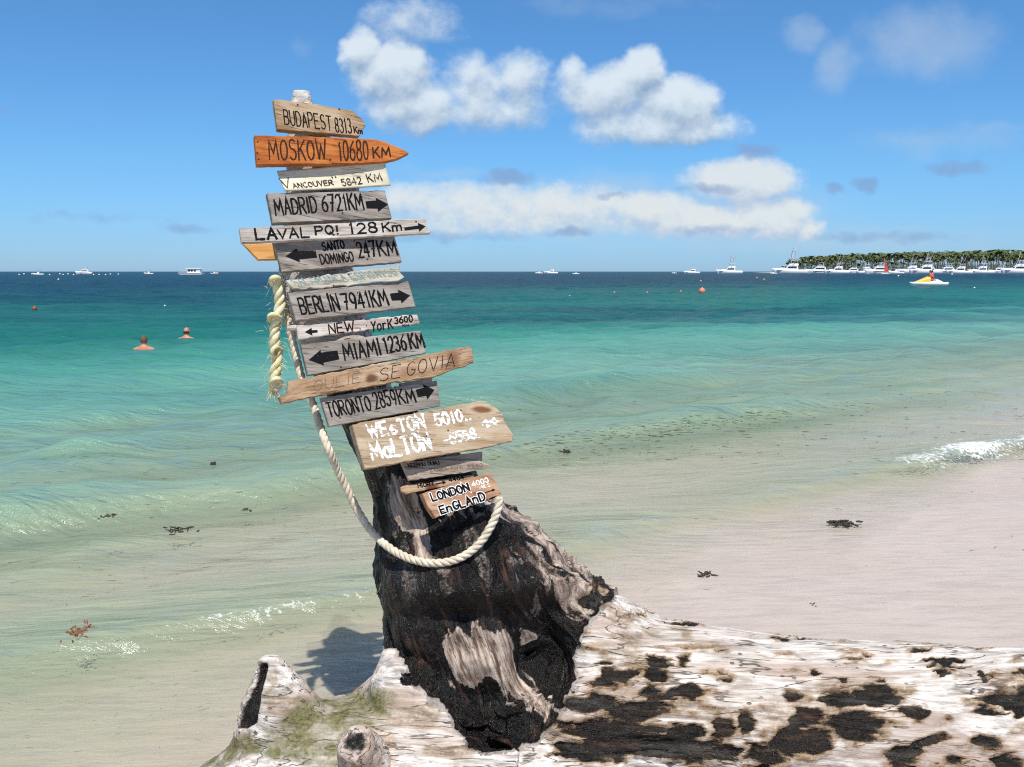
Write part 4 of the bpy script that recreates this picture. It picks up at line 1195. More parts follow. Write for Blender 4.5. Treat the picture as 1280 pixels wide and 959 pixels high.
    # ---- WESTON / MALTON
    b = Board('sign_board', [(440, 531), (455, 527.5), (530, 515), (603, 501), (622, 511), (629, 519), (631, 527), (642, 544), (641, 551), (610, 559), (540, 570.5), (456, 587)],
              'big thick tan slab painted in white WESTON 5010 and MALTON 5558', THICK, .045, 22, 16, dY=-.045, rough=.35, seed=15)
    b.text([('WEsTON', (462, 547.5), (532, 534.5), 16.5), ('5010..', (546, 533), (589, 524), 14)], WHT, 3.0, wob=.25)
    b.text([('MaLTON', (466, 575), (539, 561), 21)], WHT, 3.4, wob=.25)
    b.text([('-5558.', (556, 557), (600, 546.5), 12.5)], WHT2, 2.6, wob=.3)
    b.poly([(601, 529), (607, 524), (611, 526.5), (618, 521), (620, 525), (628, 525.5), (621, 529), (622, 533), (615, 531), (609, 536), (607, 531.5), (603, 533)], WHT2, 'painted_fish')
    b.nails([(560, 538), (576, 513), (533, 545)], NAIL)
    # ---- small boards
    Board('plank', [(530, 574), (603, 564.5), (603, 577), (540, 586)], 'dark bare plank end showing under the big tan slab', grey_mats[0], .02, 20, 12, dY=-.008, cat='plank', seed=16)
    b = Board('sign_board', [(501, 578), (550, 574), (600, 576), (615.5, 584), (580, 591.5), (511, 601), (506, 589)],
              'small grey-brown pointed scrap with faint writing below the big tan slab', GBRN, .014, 20, 14, dY=-.03, rough=.4, seed=17)
    b.text([('KEEBOU DUNJ', (511, 584), (550, 580.5), 4.5)], BLK2, .9)
    b.text([('ZANKA AWA', (538, 590), (578, 586), 4.0), ('PESO', (586, 584.5), (604, 583), 4)], GREYP, .7)
    b.nails([(520, 592)], NAIL, .8)
    b = Board('sign_board', [(500.5, 610), (504, 607.5), (550, 600), (592, 593.5), (594, 598), (560, 607), (509, 618), (502, 615)],
              'thin brown slat reading HIORT and 4464 with a small arrow', DRIFT, .014, 20, 14, dY=-.028, rough=.35, seed=18)
    b.text([('HIORT', (523, 609.8), (543, 606.5), 5), ('4464', (562, 602.2), (580, 598.5), 4.5)], BLK, 1.2)
    b.arrow((544.5, 605.2), (558, 602.4), 1.4, 5, 5, BLK)
    b = Board('sign_board', [(528, 617), (570, 604), (612, 591), (621, 605), (627.5, 617.5), (590, 631), (545, 647.5), (535, 634)],
              'reddish wood block reading LONDON ENGLAND 4000 in outlined black letters', REDB, .04, 20, 16, dY=-.055, rough=.3, side=(-16 / 31, -26 / 31), seed=19)
    b.side = (-.36, -.93)
    b.text([('LONDON', (541, 626.5), (587, 613), 9.5), ('EnGLAnD', (552, 642.5), (607, 625), 10)], BLK, 2.2, outline=(WHT, 2.0))
    b.text([('4000', (591, 608.5), (611, 602.5), 6)], WHT, 1.3)
    b.text([('MILS', (600, 611.5), (613, 608), 4)], WHT2, .9)
    b.arrow((606, 616), (619, 611.8), 1.0, 4, 4, BLK)


signs()


# ------------------------------------------------------------------ ropes
def catmull(pts, n):
    P_ = [np.array(p, float) for p in pts]; P_ = [2 * P_[0] - P_[1]] + P_ + [2 * P_[-1] - P_[-2]]
    out = []
    for i in range(1, len(P_) - 2):
        for k in range(n):
            t = k / n
            out.append(0.5 * (2 * P_[i] + (P_[i + 1] - P_[i - 1]) * t + (2 * P_[i - 1] - 5 * P_[i] + 4 * P_[i + 1] - P_[i + 2]) * t * t + (3 * P_[i] - P_[i - 1] - 3 * P_[i + 1] + P_[i + 2]) * t ** 3))
    out.append(P_[-2]); return out


def resample(pts, step):
    pts = np.array(pts); d = np.r_[0, np.cumsum(np.linalg.norm(np.diff(pts, axis=0), axis=1))]
    n = max(4, int(d[-1] / step)); q = np.linspace(0, d[-1], n)
    return np.stack([np.interp(q, d, pts[:, k]) for k in range(3)], -1), d[-1]


def twisted(mb, path, r, pitch, strands=3, wob=0.0, seed=1, phase=0.0):
    pts, L = resample(path, r * 0.42)
    rnd = np.random.default_rng(seed)
    jit = fbm(np.stack([np.arange(len(pts)) * .05, np.full(len(pts), seed * 1.0), np.zeros(len(pts))], -1), 2, seed)
    T = np.gradient(pts, axis=0); T /= np.linalg.norm(T, axis=1)[:, None] + 1e-9
    A = np.cross(T, [0.1, 1, 0.05]); A /= np.linalg.norm(A, axis=1)[:, None] + 1e-9
    B = np.cross(T, A)
    s = np.linspace(0, L, len(pts))
    for k in range(strands):
        a = phase + 2 * math.pi * (k / strands + s / pitch) + wob * 3 * jit
        rad = r * 0.50 * (1 + wob * jit)
        c = pts + A * (np.cos(a) * rad)[:, None] + B * (np.sin(a) * rad)[:, None]
        mb.tube([tuple(x) for x in c], [r * 0.56 * (1 + 0.06 * rnd.normal())] * len(c), 8)


def rope_mat(name, col, col2):
    mt, t, b = material(name)
    co = t.coord('Object')
    n = t.noise(co, 35, 5, 0.6); f = t.noise(t.vm('MULTIPLY', co, (1, 1, .6)), 420, 3, 0.6)
    c = t.mix(t.ss(n, 0.35, 0.65), col, col2)
    c = t.mix(t.ss(f, 0.55, 0.75, 0, 0.5), c, [x * 0.45 for x in col])
    t.put(b.inputs['Base Color'], c); b.inputs['Roughness'].default_value = 0.85
    t.put(b.inputs['Normal'], t.bump(f, 0.6, 0.003))
    return mt


def ropes():
    cream = rope_mat('cream_rope', (0.56, 0.48, 0.36), (0.70, 0.63, 0.50))
    yel = rope_mat('yellow_rope', (0.66, 0.57, 0.28), (0.78, 0.73, 0.52))
    px = [(350, 352), (354, 375), (361, 405), (369, 440), (378, 475), (391, 505), (401, 535), (411, 562), (421, 586), (434, 612), (448, 640), (466, 666), (490, 687), (518, 700), (546, 704), (574, 698), (597, 682), (613, 659), (622, 638), (624, 622)]
    off = {0: .02, 1: .03, 2: .035, 3: .04, 4: .03, 5: .02, 6: .0, 7: -.03}
    pts = []
    for i, (x, y) in enumerate(px):
        Yb = board_Y(min(y, 640))
        if i in off: Y = Yb + off[i]
        elif i >= 18: Y = Yb - .035
        else: Y = min(surf(x, y, 9), Yb + .10) - .022
        pts.append([x, y, Y])
    A = np.array(pts)
    for _ in range(3): A[8:18, 2] = np.minimum(A[8:18, 2], (A[7:17, 2] + A[8:18, 2] + A[9:19, 2]) / 3)
    path = catmull([P(x, y, Y) for x, y, Y in A], 14)
    mb = MB(); twisted(mb, path, 0.0125, 0.062)
    o = mb.build('rope', cream, smooth=True)
    tag(o, 'cream twisted rope hanging in a long loop across the charred trunk', 'rope')
    # thick yellow knotted rope hanging from the trunk
    root = None
    mb = MB()
    px = [(346, 348), (350, 372), (347, 395), (343, 415), (345, 440), (345, 465), (343, 488)]
    Y0 = board_Y(400) - .01
    path = catmull([P(x, y, Y0 + .004 * math.sin(i * 2)) for i, (x, y) in enumerate(px)], 16)
    twisted(mb, path, 0.0175, 0.085, 3, 0.35, 3)
    o = mb.build('knotted_rope', yel, smooth=True)
    tag(o, 'thick yellowish knotted rope dangling left of the BERLIN and MIAMI planks', 'rope')
    # loops and bulges of the knots
    for (x, y, rr, w, hgt, a) in ((345, 352, .0085, 10, 8, 20), (344, 399, .0075, 13, 8, 25), (346, 440, .0075, 9, 9, -30), (345, 480, .008, 9, 11, 35)):
        mk = MB(); ring = []
        for q in np.linspace(0, 2 * math.pi, 26):
            ex = w * math.cos(q); ey = hgt * math.sin(q); ca, sa = math.cos(R(a)), math.sin(R(a))
            ring.append(P(x + (ex * ca - ey * sa) * .62, y + (ex * sa + ey * ca) * .62, Y0 - .004 + .024 * math.sin(q * 1 + .8)))
        mk.tube(ring, rr, 9, cap=False)
        mk.build('knot', yel, o, True)
    # frayed fibres
    fr = MB(); rnd = random.Random(3)
    for i in range(130):
        x, y = 345 + rnd.gauss(0, 7), rnd.uniform(350, 494)
        a = P(x, y, Y0 + rnd.gauss(0, .012)); d = Vector((rnd.gauss(0, 1), rnd.gauss(0, .6), rnd.gauss(-.4, .8))).normalized() * rnd.uniform(.012, .035)
        fr.tube([a, a + d * .5 + Vector((0, 0, -.002)), a + d + Vector((0, 0, -.008))], [.0006, .0005, .0003], 4)
    for i in range(26):
        x = 341 + rnd.gauss(0, 4); a = P(x, 488, Y0 + rnd.gauss(0, .008)); d = Vector((rnd.gauss(-.1, .3), rnd.gauss(0, .3), -1)) * rnd.uniform(.015, .035)
        fr.tube([a, a + d * .5, a + d], [.0012, .001, .0005], 4)
    f = fr.build('frayed_fibre', yel, o); f['kind'] = 'stuff'


ropes()


# ------------------------------------------------------------------ boats, island and swimmers
def wz(x, y):
    z, _ = wave_height(np.array([[x]]), np.array([[y]])); return float(z[0, 0])


WHITE = simple('white_gelcoat', (0.80, 0.80, 0.79), 0.3, 0.05, 1.0)
CREAMB = simple('cream_gelcoat', (0.72, 0.68, 0.58), 0.35, 0.06, 1.0)
GLASS = simple('dark_boat_glass', (0.018, 0.024, 0.032), 0.12, 0.2, 2.0, 0.7)
NAVY = simple('navy_hull', (0.02, 0.03, 0.06), 0.3, 0.1, 1.0)
STEEL = simple('tower_tube', (0.62, 0.63, 0.64), 0.3, 0.05, 2.0)
CANVAS = simple('grey_canvas', (0.25, 0.27, 0.29), 0.9, 0.1, 3.0)
BLUEC = simple('blue_canvas', (0.08, 0.20, 0.42), 0.9, 0.1, 3.0)
TANC = simple('tan_awning', (0.50, 0.38, 0.26), 0.9, 0.15, 3.0)
REDS = simple('red_sail', (0.62, 0.09, 0.05), 0.8, 0.1, 2.0)


def hull_mb(L, Bm, fb, bow=1.55, n=14):
    """boat hull along +x (bow at +x), waterline at z=0"""
    mb = MB(); V = []; prof = [(0, -.35), (.55, -.22), (.86, .02), (.97, .5), (1.0, 1.0)]
    for i in range(n + 1):
        f = i / n; x = -L / 2 + L * f
        w = Bm / 2 * (1 - max(0, (f - .45) / .55) ** 2.2) * (.92 + .08 * min(1, f / .3)); w = max(w, .03)
        top = fb * (1 + (bow - 1) * f ** 1.8)
        for sgn in (1,):
            row = [(x + (L * .07 * (f ** 3) * (zz if zz > 0 else 0)), w * yy * (1 if zz > .4 or f < .6 else 1 - .4 * (f - .6)), zz * top if zz > 0 else zz * fb) for yy, zz in prof]
        V.append(row)
    m = len(prof); vs = []
    for row in V: vs += [(x, -y, z) for x, y, z in reversed(row[1:])] + row
    w = 2 * m - 1; Fc = []
    for i in range(n):
        for j in range(w - 1): Fc.append((i * w + j, (i + 1) * w + j, (i + 1) * w + j + 1, i * w + j + 1))
        Fc.append((i * w + w - 1, (i + 1) * w + w - 1, (i + 1) * w, i * w))
    Fc.append(tuple(range(w))); Fc.append(tuple(n * w + j for j in range(w)))
    return mb.add(vs, Fc)


def cabin_mb(x0, x1, w, z0, z1, rake_f, rake_b=.2, tw=.86):
    mb = MB()
    V = [(x0, -w / 2, z0), (x1, -w / 2 * .8, z0), (x1, w / 2 * .8, z0), (x0, w / 2, z0),
         (x0 + rake_b, -w / 2 * tw, z1), (x1 - rake_f, -w / 2 * .8 * tw, z1), (x1 - rake_f, w / 2 * .8 * tw, z1), (x0 + rake_b, w / 2 * tw, z1)]
    return mb.add(V, [(3, 2, 1, 0), (4, 5, 6, 7), (0, 1, 5, 4), (1, 2, 6, 5), (2, 3, 7, 6), (3, 0, 4, 7)])


def band_mb(x0, x1, w, z0, z1, rake_f, rake_b=.2, tw=.86, a=.35, c=.8, f0=.12, f1=.9):
    """glass band standing 2 cm proud of a cabin_mb"""
    def at(f, k):
        zb = z0 + (z1 - z0) * k; xa = x0 + rake_b * k; xb = x1 - rake_f * k
        s = 1 + (tw - 1) * k
        x = xa + (xb - xa) * f; half = w / 2 * s * (1 + (.8 - 1) * f)
        return x, half + .03, zb
    mb = MB()
    for sg in (-1, 1):
        q = [at(f0, a), at(f1, a), at(f1, c), at(f0, c)]
        V = [(x, sg * h, z) for x, h, z in q] + [(x, sg * (h - .06), z) for x, h, z in q]
        mb.add(V, [(0, 1, 2, 3), (7, 6, 5, 4), (0, 1, 5, 4), (1, 2, 6, 5), (2, 3, 7, 6), (3, 0, 4, 7)])
    x, h, z = at(1.0, a); x2, h2, z2 = at(1.0, c)
    V = [(x + .03, -h * .8, z), (x + .03, h * .8, z), (x2 + .03, h2 * .8, z2), (x2 + .03, -h2 * .8, z2)]
    V += [(p[0] - .06, p[1], p[2]) for p in V]
    mb.add(V, [(0, 1, 2, 3), (7, 6, 5, 4), (0, 1, 5, 4), (1, 2, 6, 5), (2, 3, 7, 6), (3, 0, 4, 7)])
    return mb


def sport_fisher(L=14, tower=True, hull=None, tall=1.0, rig=True):
    r = empty('sport_fishing_boat')
    hull_mb(L, L * .3, L * .085).build('hull', hull or WHITE, r, True)
    d = MB(); d.box((-.02 * L, 0, L * .088), (L * .9, L * .22, L * .012)); d.build('deck', WHITE, r)
    z0 = L * .085; c = (-.20 * L, .22 * L, L * .24, z0, z0 + .10 * L, L * .14, L * .01)
    cabin_mb(*c).build('cabin', WHITE, r); band_mb(*c).build('window', GLASS, r)
    fd = MB(); fd.box((.25 * L, 0, z0 + .025 * L), (.22 * L, L * .17, .05 * L), 0, .6); fd.build('foredeck', WHITE, r)
    f = (-.22 * L, .06 * L, L * .21, z0 + .103 * L, z0 + .145 * L, L * .04, L * .02)
    cabin_mb(*f).build('flybridge', WHITE, r)
    h = MB(); h.box((-.09 * L, 0, z0 + .215 * L), (.22 * L, .2 * L, .012 * L)); h.build('hardtop', WHITE, r)
    for x in (-.18 * L, 0.0):
        for y in (-.09 * L, .09 * L): s = MB(); s.tube([(x, y, z0 + .14 * L), (x, y * .95, z0 + .21 * L)], .06, 6); s.build('hardtop_post', STEEL, r)
    if tower:
        t = MB(); zt = z0 + (.215 + .20 * tall) * L
        for x in (-.17 * L, -.01 * L):
            for y in (-.09 * L, .09 * L): t.tube([(x, y, z0 + .21 * L), (-.09 * L + (x + .09 * L) * .45, y * .4, zt)], .11, 6)
        for k in (.35, .7):
            z = z0 + .21 * L + (zt - z0 - .21 * L) * k; w = .16 * L * (1 - .55 * k); t.box((-.09 * L, 0, z), (w, .17 * L * (1 - .55 * k), .05))
        t.box((-.09 * L, 0, zt), (.13 * L, .11 * L, .09)); t.box((-.09 * L, 0, zt + .06 * L), (.10 * L, .09 * L, .07))
        for y in (-.04 * L, .04 * L): t.tube([(-.09 * L, y, zt), (-.09 * L, y, zt + .06 * L)], .05, 6)
        t.build('tower', STEEL, r)
    if rig:
        for sg in (-1, 1):
            o = MB(); o.tube([(-.02 * L, sg * .12 * L, z0 + .10 * L), (-.22 * L, sg * .26 * L, z0 + .52 * L)], [.09, .05], 6); o.build('outrigger', STEEL, r)
    return r


def motor_yacht(L=15, hull=None, canvas=None):
    r = empty('motor_yacht')
    hull_mb(L, L * .29, L * .10).build('hull', hull or WHITE, r, True)
    for sg in (-1, 1): st = MB(); st.box((-.02 * L, sg * .143 * L, L * .074), (L * .5, .06, L * .016)); st.build('hull_stripe', GLASS, r)
    z0 = L * .10; c = (-.30 * L, .27 * L, L * .25, z0, z0 + .10 * L, L * .16, L * .02)
    cabin_mb(*c).build('cabin', WHITE, r); band_mb(*c).build('window', GLASS, r)
    c2 = (-.24 * L, .10 * L, L * .22, z0 + .103 * L, z0 + .165 * L, L * .10, L * .04)
    cabin_mb(*c2).build('flybridge', WHITE, r); band_mb(*c2, a=.4, c=.85).build('windscreen', GLASS, r)
    a = MB(); a.tube([(-.2 * L, -.1 * L, z0 + .16 * L), (-.16 * L, -.09 * L, z0 + .24 * L), (-.16 * L, .09 * L, z0 + .24 * L), (-.2 * L, .1 * L, z0 + .16 * L)], .11, 6); a.build('radar_arch', WHITE, r)
    b = MB(); b.box((-.12 * L, 0, z0 + .245 * L), (.2 * L, .2 * L, .08)); b.build('bimini_top', canvas or WHITE, r)
    return r


def small_boat(L=6.5, hull=None, top=None):
    r = empty('small_boat')
    hull_mb(L, L * .34, L * .10).build('hull', hull or WHITE, r, True)
    c = MB(); c.box((0, 0, L * .16), (L * .16, L * .14, L * .14), 0, .8); c.build('console', WHITE, r)
    t = MB(); t.box((-.02 * L, 0, L * .36), (L * .36, L * .27, L * .022)); t.build('awning', top or CANVAS, r)
    for x in (-.14 * L, .1 * L):
        for y in (-.1 * L, .1 * L): p = MB(); p.tube([(x, y, L * .08), (x, y, L * .355)], .04, 6); p.build('awning_post', STEEL, r)
    e = MB(); e.box((-.53 * L, 0, L * .09), (L * .06, L * .07, L * .14), 0, .8); e.build('outboard_motor', CANVAS, r)
    return r


def party_barge(L=20):
    r = empty('party_barge')
    h = MB()
    for y in (-.13 * L, .13 * L): h.tube([(-.5 * L, y, .2), (.42 * L, y, .2), (.5 * L, y, .55)], [.55, .55, .2], 10)
    h.build('pontoon_hull', WHITE, r)
    d = MB(); d.box((0, 0, .95), (L * .98, L * .34, .25)); d.build('deck', WHITE, r)
    c = (-.42 * L, .12 * L, L * .30, 1.08, 3.4, .1, .1, .98); cabin_mb(*c).build('cabin', WHITE, r)
    for x in (-.20 * L, -.07 * L, .04 * L):
        for sg in (-1, 1): w = MB(); w.box((x, sg * (.146 * L - .028 * L * ((x + .42 * L) / (.54 * L)) ), 2.35), (.075 * L, .25, 1.1)); w.build('window', GLASS, r)
    rf = MB(); rf.box((-.14 * L, 0, 3.75), (.62 * L, .36 * L, .28), 0, .96); rf.build('roof', WHITE, r)
    q = MB()
    for x in np.linspace(.14 * L, .48 * L, 6):
        for y in (-.165 * L, .165 * L): q.tube([(x, y, 1.05), (x, y, 2.7)], .06, 6)
    for y in (-.165 * L, .165 * L):
        for z in (1.9, 2.7): q.tube([(.14 * L, y, z), (.48 * L, y, z)], .05, 6)
    q.build('railing', STEEL, r)
    return r


def place(o, px, py, L=None, wpx=None, rz=0.0, label='', cat='boat', group=None):
    """waterline at photo pixel (px, py)"""
    g = G(px, py); o.location = (g.x, g.y, wz(g.x, g.y) if g.y < 200 else 0.0); o.rotation_euler = (0, 0, rz)
    if wpx: k = wpx * g.y / F / L; o.scale = (k, k, k * (1.35 if cat == 'boat' else 1))
    tag(o, label, cat, group); return o


PI = math.pi
sf = sport_fisher(); sf2 = sport_fisher(14, False); my = motor_yacht(); sb = small_boat(); pb = party_barge()
sf3 = sport_fisher(14, True, None, .55, True); mn = motor_yacht(15, NAVY, BLUEC); sbt = small_boat(6.5, CREAMB, TANC)
H = 'boats moored in front of the palm grove'; O_ = 'boats out on the open sea'
place(my, 105, 343.0, 15, 20, PI, 'white motor yacht on the horizon at the far left, two decks high', group=O_)
place(pb, 239, 343.2, 20, 30, PI, 'boxy white party barge with flat roof and railed deck on the horizon', group=O_)
place(sb, 48, 344, 6.5, 13, PI, 'tiny dark-topped open boat left of the white yacht on the horizon', group=O_)
o = copy_tree(sb); place(o, 186, 343, 6.5, 11, PI, 'tiny open boat just left of the boxy party barge', group=O_)
place(sbt, 268, 342.6, 6.5, 9, 0, 'tiny boat with tan awning just right of the boxy party barge', group=O_)
place(sf2, 689, 342.4, 14, 17, PI, 'small white fishing boat without a tower alone in mid horizon', group=O_)
o = copy_tree(sb); place(o, 674, 342.2, 6.5, 9, PI, 'tiny skiff just left of the lone fishing boat in mid horizon', group=O_)
o = copy_tree(sb); place(o, 720, 343, 6.5, 8, PI, 'tiny white skiff just right of the lone fishing boat in mid horizon', group=O_)
place(sf3, 865, 342.2, 14, 19, PI, 'white sport fishing boat with short tower left of the taller one', group=O_)
o = copy_tree(sb); place(o, 843, 342, 6.5, 6, PI, 'tiny skiff left of the short-towered fishing boat', group=O_)
place(sf, 912, 342.4, 14, 31, PI, 'large white sport fishing boat with tall tower alone left of the palms', group=O_)
row = [(sf, 988, 340.5, 36, PI, 'white sport fishing boat with tall tower at the left tip of the palm grove'),
       (sb, 967, 341, 7, PI, 'tiny skiff just left of the tip of the palm grove'),
       (my, 1023, 340, 26, 2.9, 'white motor yacht second from the left in front of the palms'),
       (sf2, 1046, 340.2, 26, PI, 'low white fishing boat third from the left in front of the palms'),
       (my, 1065, 339.6, 20, PI, 'small white motor yacht behind the low fishing boat by the palms'),
       (sf2, 1085, 340, 24, .2, 'white fishing boat facing right, left of the red sail'),
       (my, 1097, 340.6, 26, PI, 'white yacht moored just left of the red sail'),
       (sb, 1120, 340.8, 16, PI, 'small open boat just right of the red sail'),
       (sf2, 1138, 339.8, 28, PI, 'white towerless cruiser behind the yellow watercraft by the palms'),
       (sf3, 1156, 340.4, 32, PI, 'white fishing boat with raised outriggers above the yellow watercraft'),
       (mn, 1160, 339, 22, PI, 'navy-hulled yacht half hidden behind the outrigger boat'),
       (my, 1183, 340, 24, PI, 'white yacht right of the outrigger boat by the palms'),
       (sf2, 1199, 340.8, 26, 3.0, 'white cruiser with steep cabin front right of the yellow watercraft'),
       (sf3, 1226, 339.8, 26, PI, 'white fishing boat with low tower near the right edge by the palms'),
       (my, 1248, 339.2, 20, PI, 'small white yacht second from the right edge by the palms'),
       (sf2, 1272, 339.8, 34, PI, 'long white boat cut by the right edge of the photo'),
       (pb, 1262, 338.6, 20, PI, 'white barge with posts behind the boat at the right edge')]
Ls = {id(sf): 14, id(sf2): 14, id(sf3): 14, id(my): 15, id(mn): 15, id(sb): 6.5, id(pb): 20}
for src, px, py, w, rz, lab in row:
    o = src if src is mn else copy_tree(src)
    place(o, px, 342.25 + (py - 340) * .3, Ls[id(src)], w * 1.15, rz, lab, group=H)
# small red sail among the moored boats
sr = empty('sailing_dinghy'); hull_mb(5, 1.8, .45).build('hull', WHITE, sr, True)
q = MB(); q.tube([(.6, 0, .3), (.6, 0, 8.0)], .06, 6); q.build('mast', STEEL, sr)
q = MB(); q.add([(.45, .03, 1.0), (-2.6, .25, 1.2), (.45, .03, 7.8), (.45, -.02, 1.0), (-2.6, .2, 1.2), (.45, -.02, 7.8)], [(0, 1, 2), (5, 4, 3), (0, 1, 4, 3), (1, 2, 5, 4), (2, 0, 3, 5)]); q.build('sail', REDS, sr)
place(sr, 1106, 342.9, 5, 9, PI, 'small dinghy with red sail among the moored white boats', group=H)


def buoys():
    bw = MB(); bw.ball((0, 0, .12), (.34, .34, .34), 12, 8); bm_ = bw.mesh('buoy')
    wh = simple('white_buoy', (0.74, 0.74, 0.72), .5, .1, 3.0); org = simple('orange_buoy', (0.72, 0.22, 0.12), .5, .12, 3.0)
    rd = simple('dark_red_buoy', (0.24, 0.055, 0.035), .5, .2, 3.0)
    first = {}
    def one(px, py, r_px, mat, label, group):
        g = G(px, py)
        if mat.name not in first:
            me = bm_.copy(); o = link('buoy', me, mat, smooth=True); first[mat.name] = o
            rg = MB(); rg.tube([(0, 0, .44), (0, 0, .52)], .05, 8); rg.build('lifting_eye', STEEL, o)
        else: o = copy_tree(first[mat.name])
        k = r_px * g.y / F / .34; o.scale = (k, k, k)
        o.location = (g.x, g.y, wz(g.x, g.y) if g.y < 200 else 0)
        tag(o, label, 'buoy', group)
    one(877.5, 365.5, 4.2, org, 'large round orange buoy floating below the short-towered boat', None)
    one(43, 387, 3.2, rd, 'dark red round buoy floating at the far left', None)
    for x in (24, 30, 40, 62, 75, 79, 85, 92, 117, 124, 132, 138, 148):
        one(x, 343 + (x * 7 % 5) * .25, .95, wh, 'tiny white float in the row along the far left horizon', 'white floats in a row at the far left')
    for x, y in ((712, 370), (768, 366.5), (809, 366), (851, 365), (876, 352), (946, 348), (955, 350)):
        one(x, y, 1.3, org, 'small orange float bobbing between the large orange buoy and the lone boats', 'small orange floats in mid water')
    for x, y in ((73, 350), (1190, 340.5 + 3), (1123, 345.5), (1218, 360), (206, 383)):
        one(x, y, 1.1, wh, 'small pale float alone on the open water', 'scattered pale floats')


buoys()


def island():
    # low sandy point
    mb_x = np.linspace(0, 1, 90)
    a = G(975, 341.0); y0 = 960.0
    xl = (972 - 640) / F * y0
    X = np.zeros((40, 90)); Y = np.zeros((40, 90)); Z = np.zeros((40, 90))
    for i in range(40):
        v = i / 39
        X[i] = xl + mb_x * 620; Y[i] = y0 - 20 + v * 260 - mb_x * 60
        edge = np.minimum(np.minimum(v * 8, (1 - v) * 8), mb_x * 14)
        Z[i] = -1.5 + 2.6 * np.clip(edge, 0, 1)
    me = grid_mesh('island_ground', X, Y, Z)
    tag(link('island_ground', me, simple('island_sand', (0.36, 0.30, 0.21), .9, .2, .2)), kind='structure')
    trm = simple('palm_trunk', (0.17, 0.135, 0.10), .9, .25, 2.0)
    mt, t, b = material('palm_leaf')
    n = t.noise(t.new('ShaderNodeNewGeometry').outputs['Position'], .35, 3, .6)
    oi = t.new('ShaderNodeObjectInfo').outputs['Random']
    c = t.mix(n, (0.030, 0.060, 0.014), (0.095, 0.130, 0.030))
    c = t.mix(t.m('MULTIPLY', oi, .5), c, (0.10, 0.095, 0.025))
    t.put(b.inputs['Base Color'], c); b.inputs['Roughness'].default_value = .6

    def palm_shapes(rnd, Hh):
        lean = rnd.uniform(-.12, .12) * Hh; ly = rnd.uniform(-.08, .08) * Hh
        tr = [(lean * (k / 6) ** 1.6, ly * (k / 6) ** 1.6, Hh * k / 6) for k in range(7)]
        rad = [.30, .2, .18, .17, .16, .15, .15]
        V = []; Fc = []
        top = Vector(tr[-1]); nf = rnd.randint(17, 22)
        for k in range(nf):
            az = 2 * PI * k / nf + rnd.uniform(-.2, .2); el = rnd.uniform(-.35, 1.2); ln = rnd.uniform(2.6, 3.9)
            d = Vector((math.cos(az), math.sin(az), 0)); sdv = Vector((-math.sin(az), math.cos(az), 0))
            pts = []
            p = top.copy(); e = el
            for j in range(6):
                pts.append(p.copy()); p = p + (d * math.cos(e) + Vector((0, 0, math.sin(e)))) * ln / 5; e -= rnd.uniform(.30, .48)
            for sg in (-1, 1):
                base = len(V)
                for j, q in enumerate(pts):
                    w = .62 * math.sin(PI * (j + .35) / 5.6) * (1 + .0 * j)
                    V.append(q); V.append(q + sdv * sg * w + Vector((0, 0, -w * .75)))
                for j in range(5):
                    Fc.append((base + 2 * j, base + 2 * j + 2, base + 2 * j + 3, base + 2 * j + 1))
        return tr, rad, V, Fc

    rnd = random.Random(11)
    # individual palms along the front and the skyline
    protos = []
    for k in range(6):
        r = empty('palm_tree'); Hh = 11.0
        tr, rad, V, Fc = palm_shapes(rnd, Hh)
        m = MB(); m.tube(tr, rad, 7); m.build('trunk', trm, r)
        m = MB(); m.add(V, Fc); m.build('crown', mt, r)
        protos.append(r)
    used = set(); n = 120

    def top_px(x):
        return np.interp(x, [972, 985, 1000, 1030, 1060, 1100, 1150, 1200, 1240, 1280, 1400], [331, 322, 318.5, 316.5, 314.5, 313, 312, 311, 309, 310, 309])
    for i in range(n):
        px = 976 + (i + rnd.random()) / n * 324
        Yd = y0 + rnd.uniform(0, 70) + (10 if px < 1000 else 0)
        k = rnd.randrange(6); src = protos[k]
        o = copy_tree(src) if k in used else src; used.add(k)
        tz = P(px, top_px(px) + abs(rnd.gauss(0, 3.0)) + (rnd.uniform(2, 12) if i % 2 == 0 else 0), Yd).z
        sc = max(.5, (tz - .6) / 13.2)
        o.location = ((px - 640) / F * Yd, Yd, .6); o.rotation_euler = (0, 0, rnd.uniform(0, 6.28)); o.scale = (max(sc, .95) * rnd.uniform(1.1, 1.4),) * 2 + (sc,)
        tag(o, 'tall coconut palm in the grove behind the moored boats', 'palm tree', 'coconut palms in the grove')
    # the depth of the grove beyond, one mass
    mt_, mc = MB(), MB()
    for i in range(480):
        px = 984 + rnd.random() * 330; Yd = y0 + rnd.uniform(75, 190)
        Hh = max(3, P(px, top_px(px) + 1.5 + abs(rnd.gauss(0, 6)), Yd).z - 2.6)
        tr, rad, V, Fc = palm_shapes(rnd, Hh)
        off = Vector(((px - 640) / F * Yd, Yd, .6))
        mt_.tube([Vector(p) + off for p in tr], rad, 5); mc.add([Vector(p) + off for p in V], Fc)
    g = mc.build('palm_grove', mt); tag(g, 'dense far rows of the palm grove that read as one mass', 'palm grove', kind='stuff')
    mt_.build('palm_trunks', trm, g)
    # undergrowth along the shore
    ug = MB()
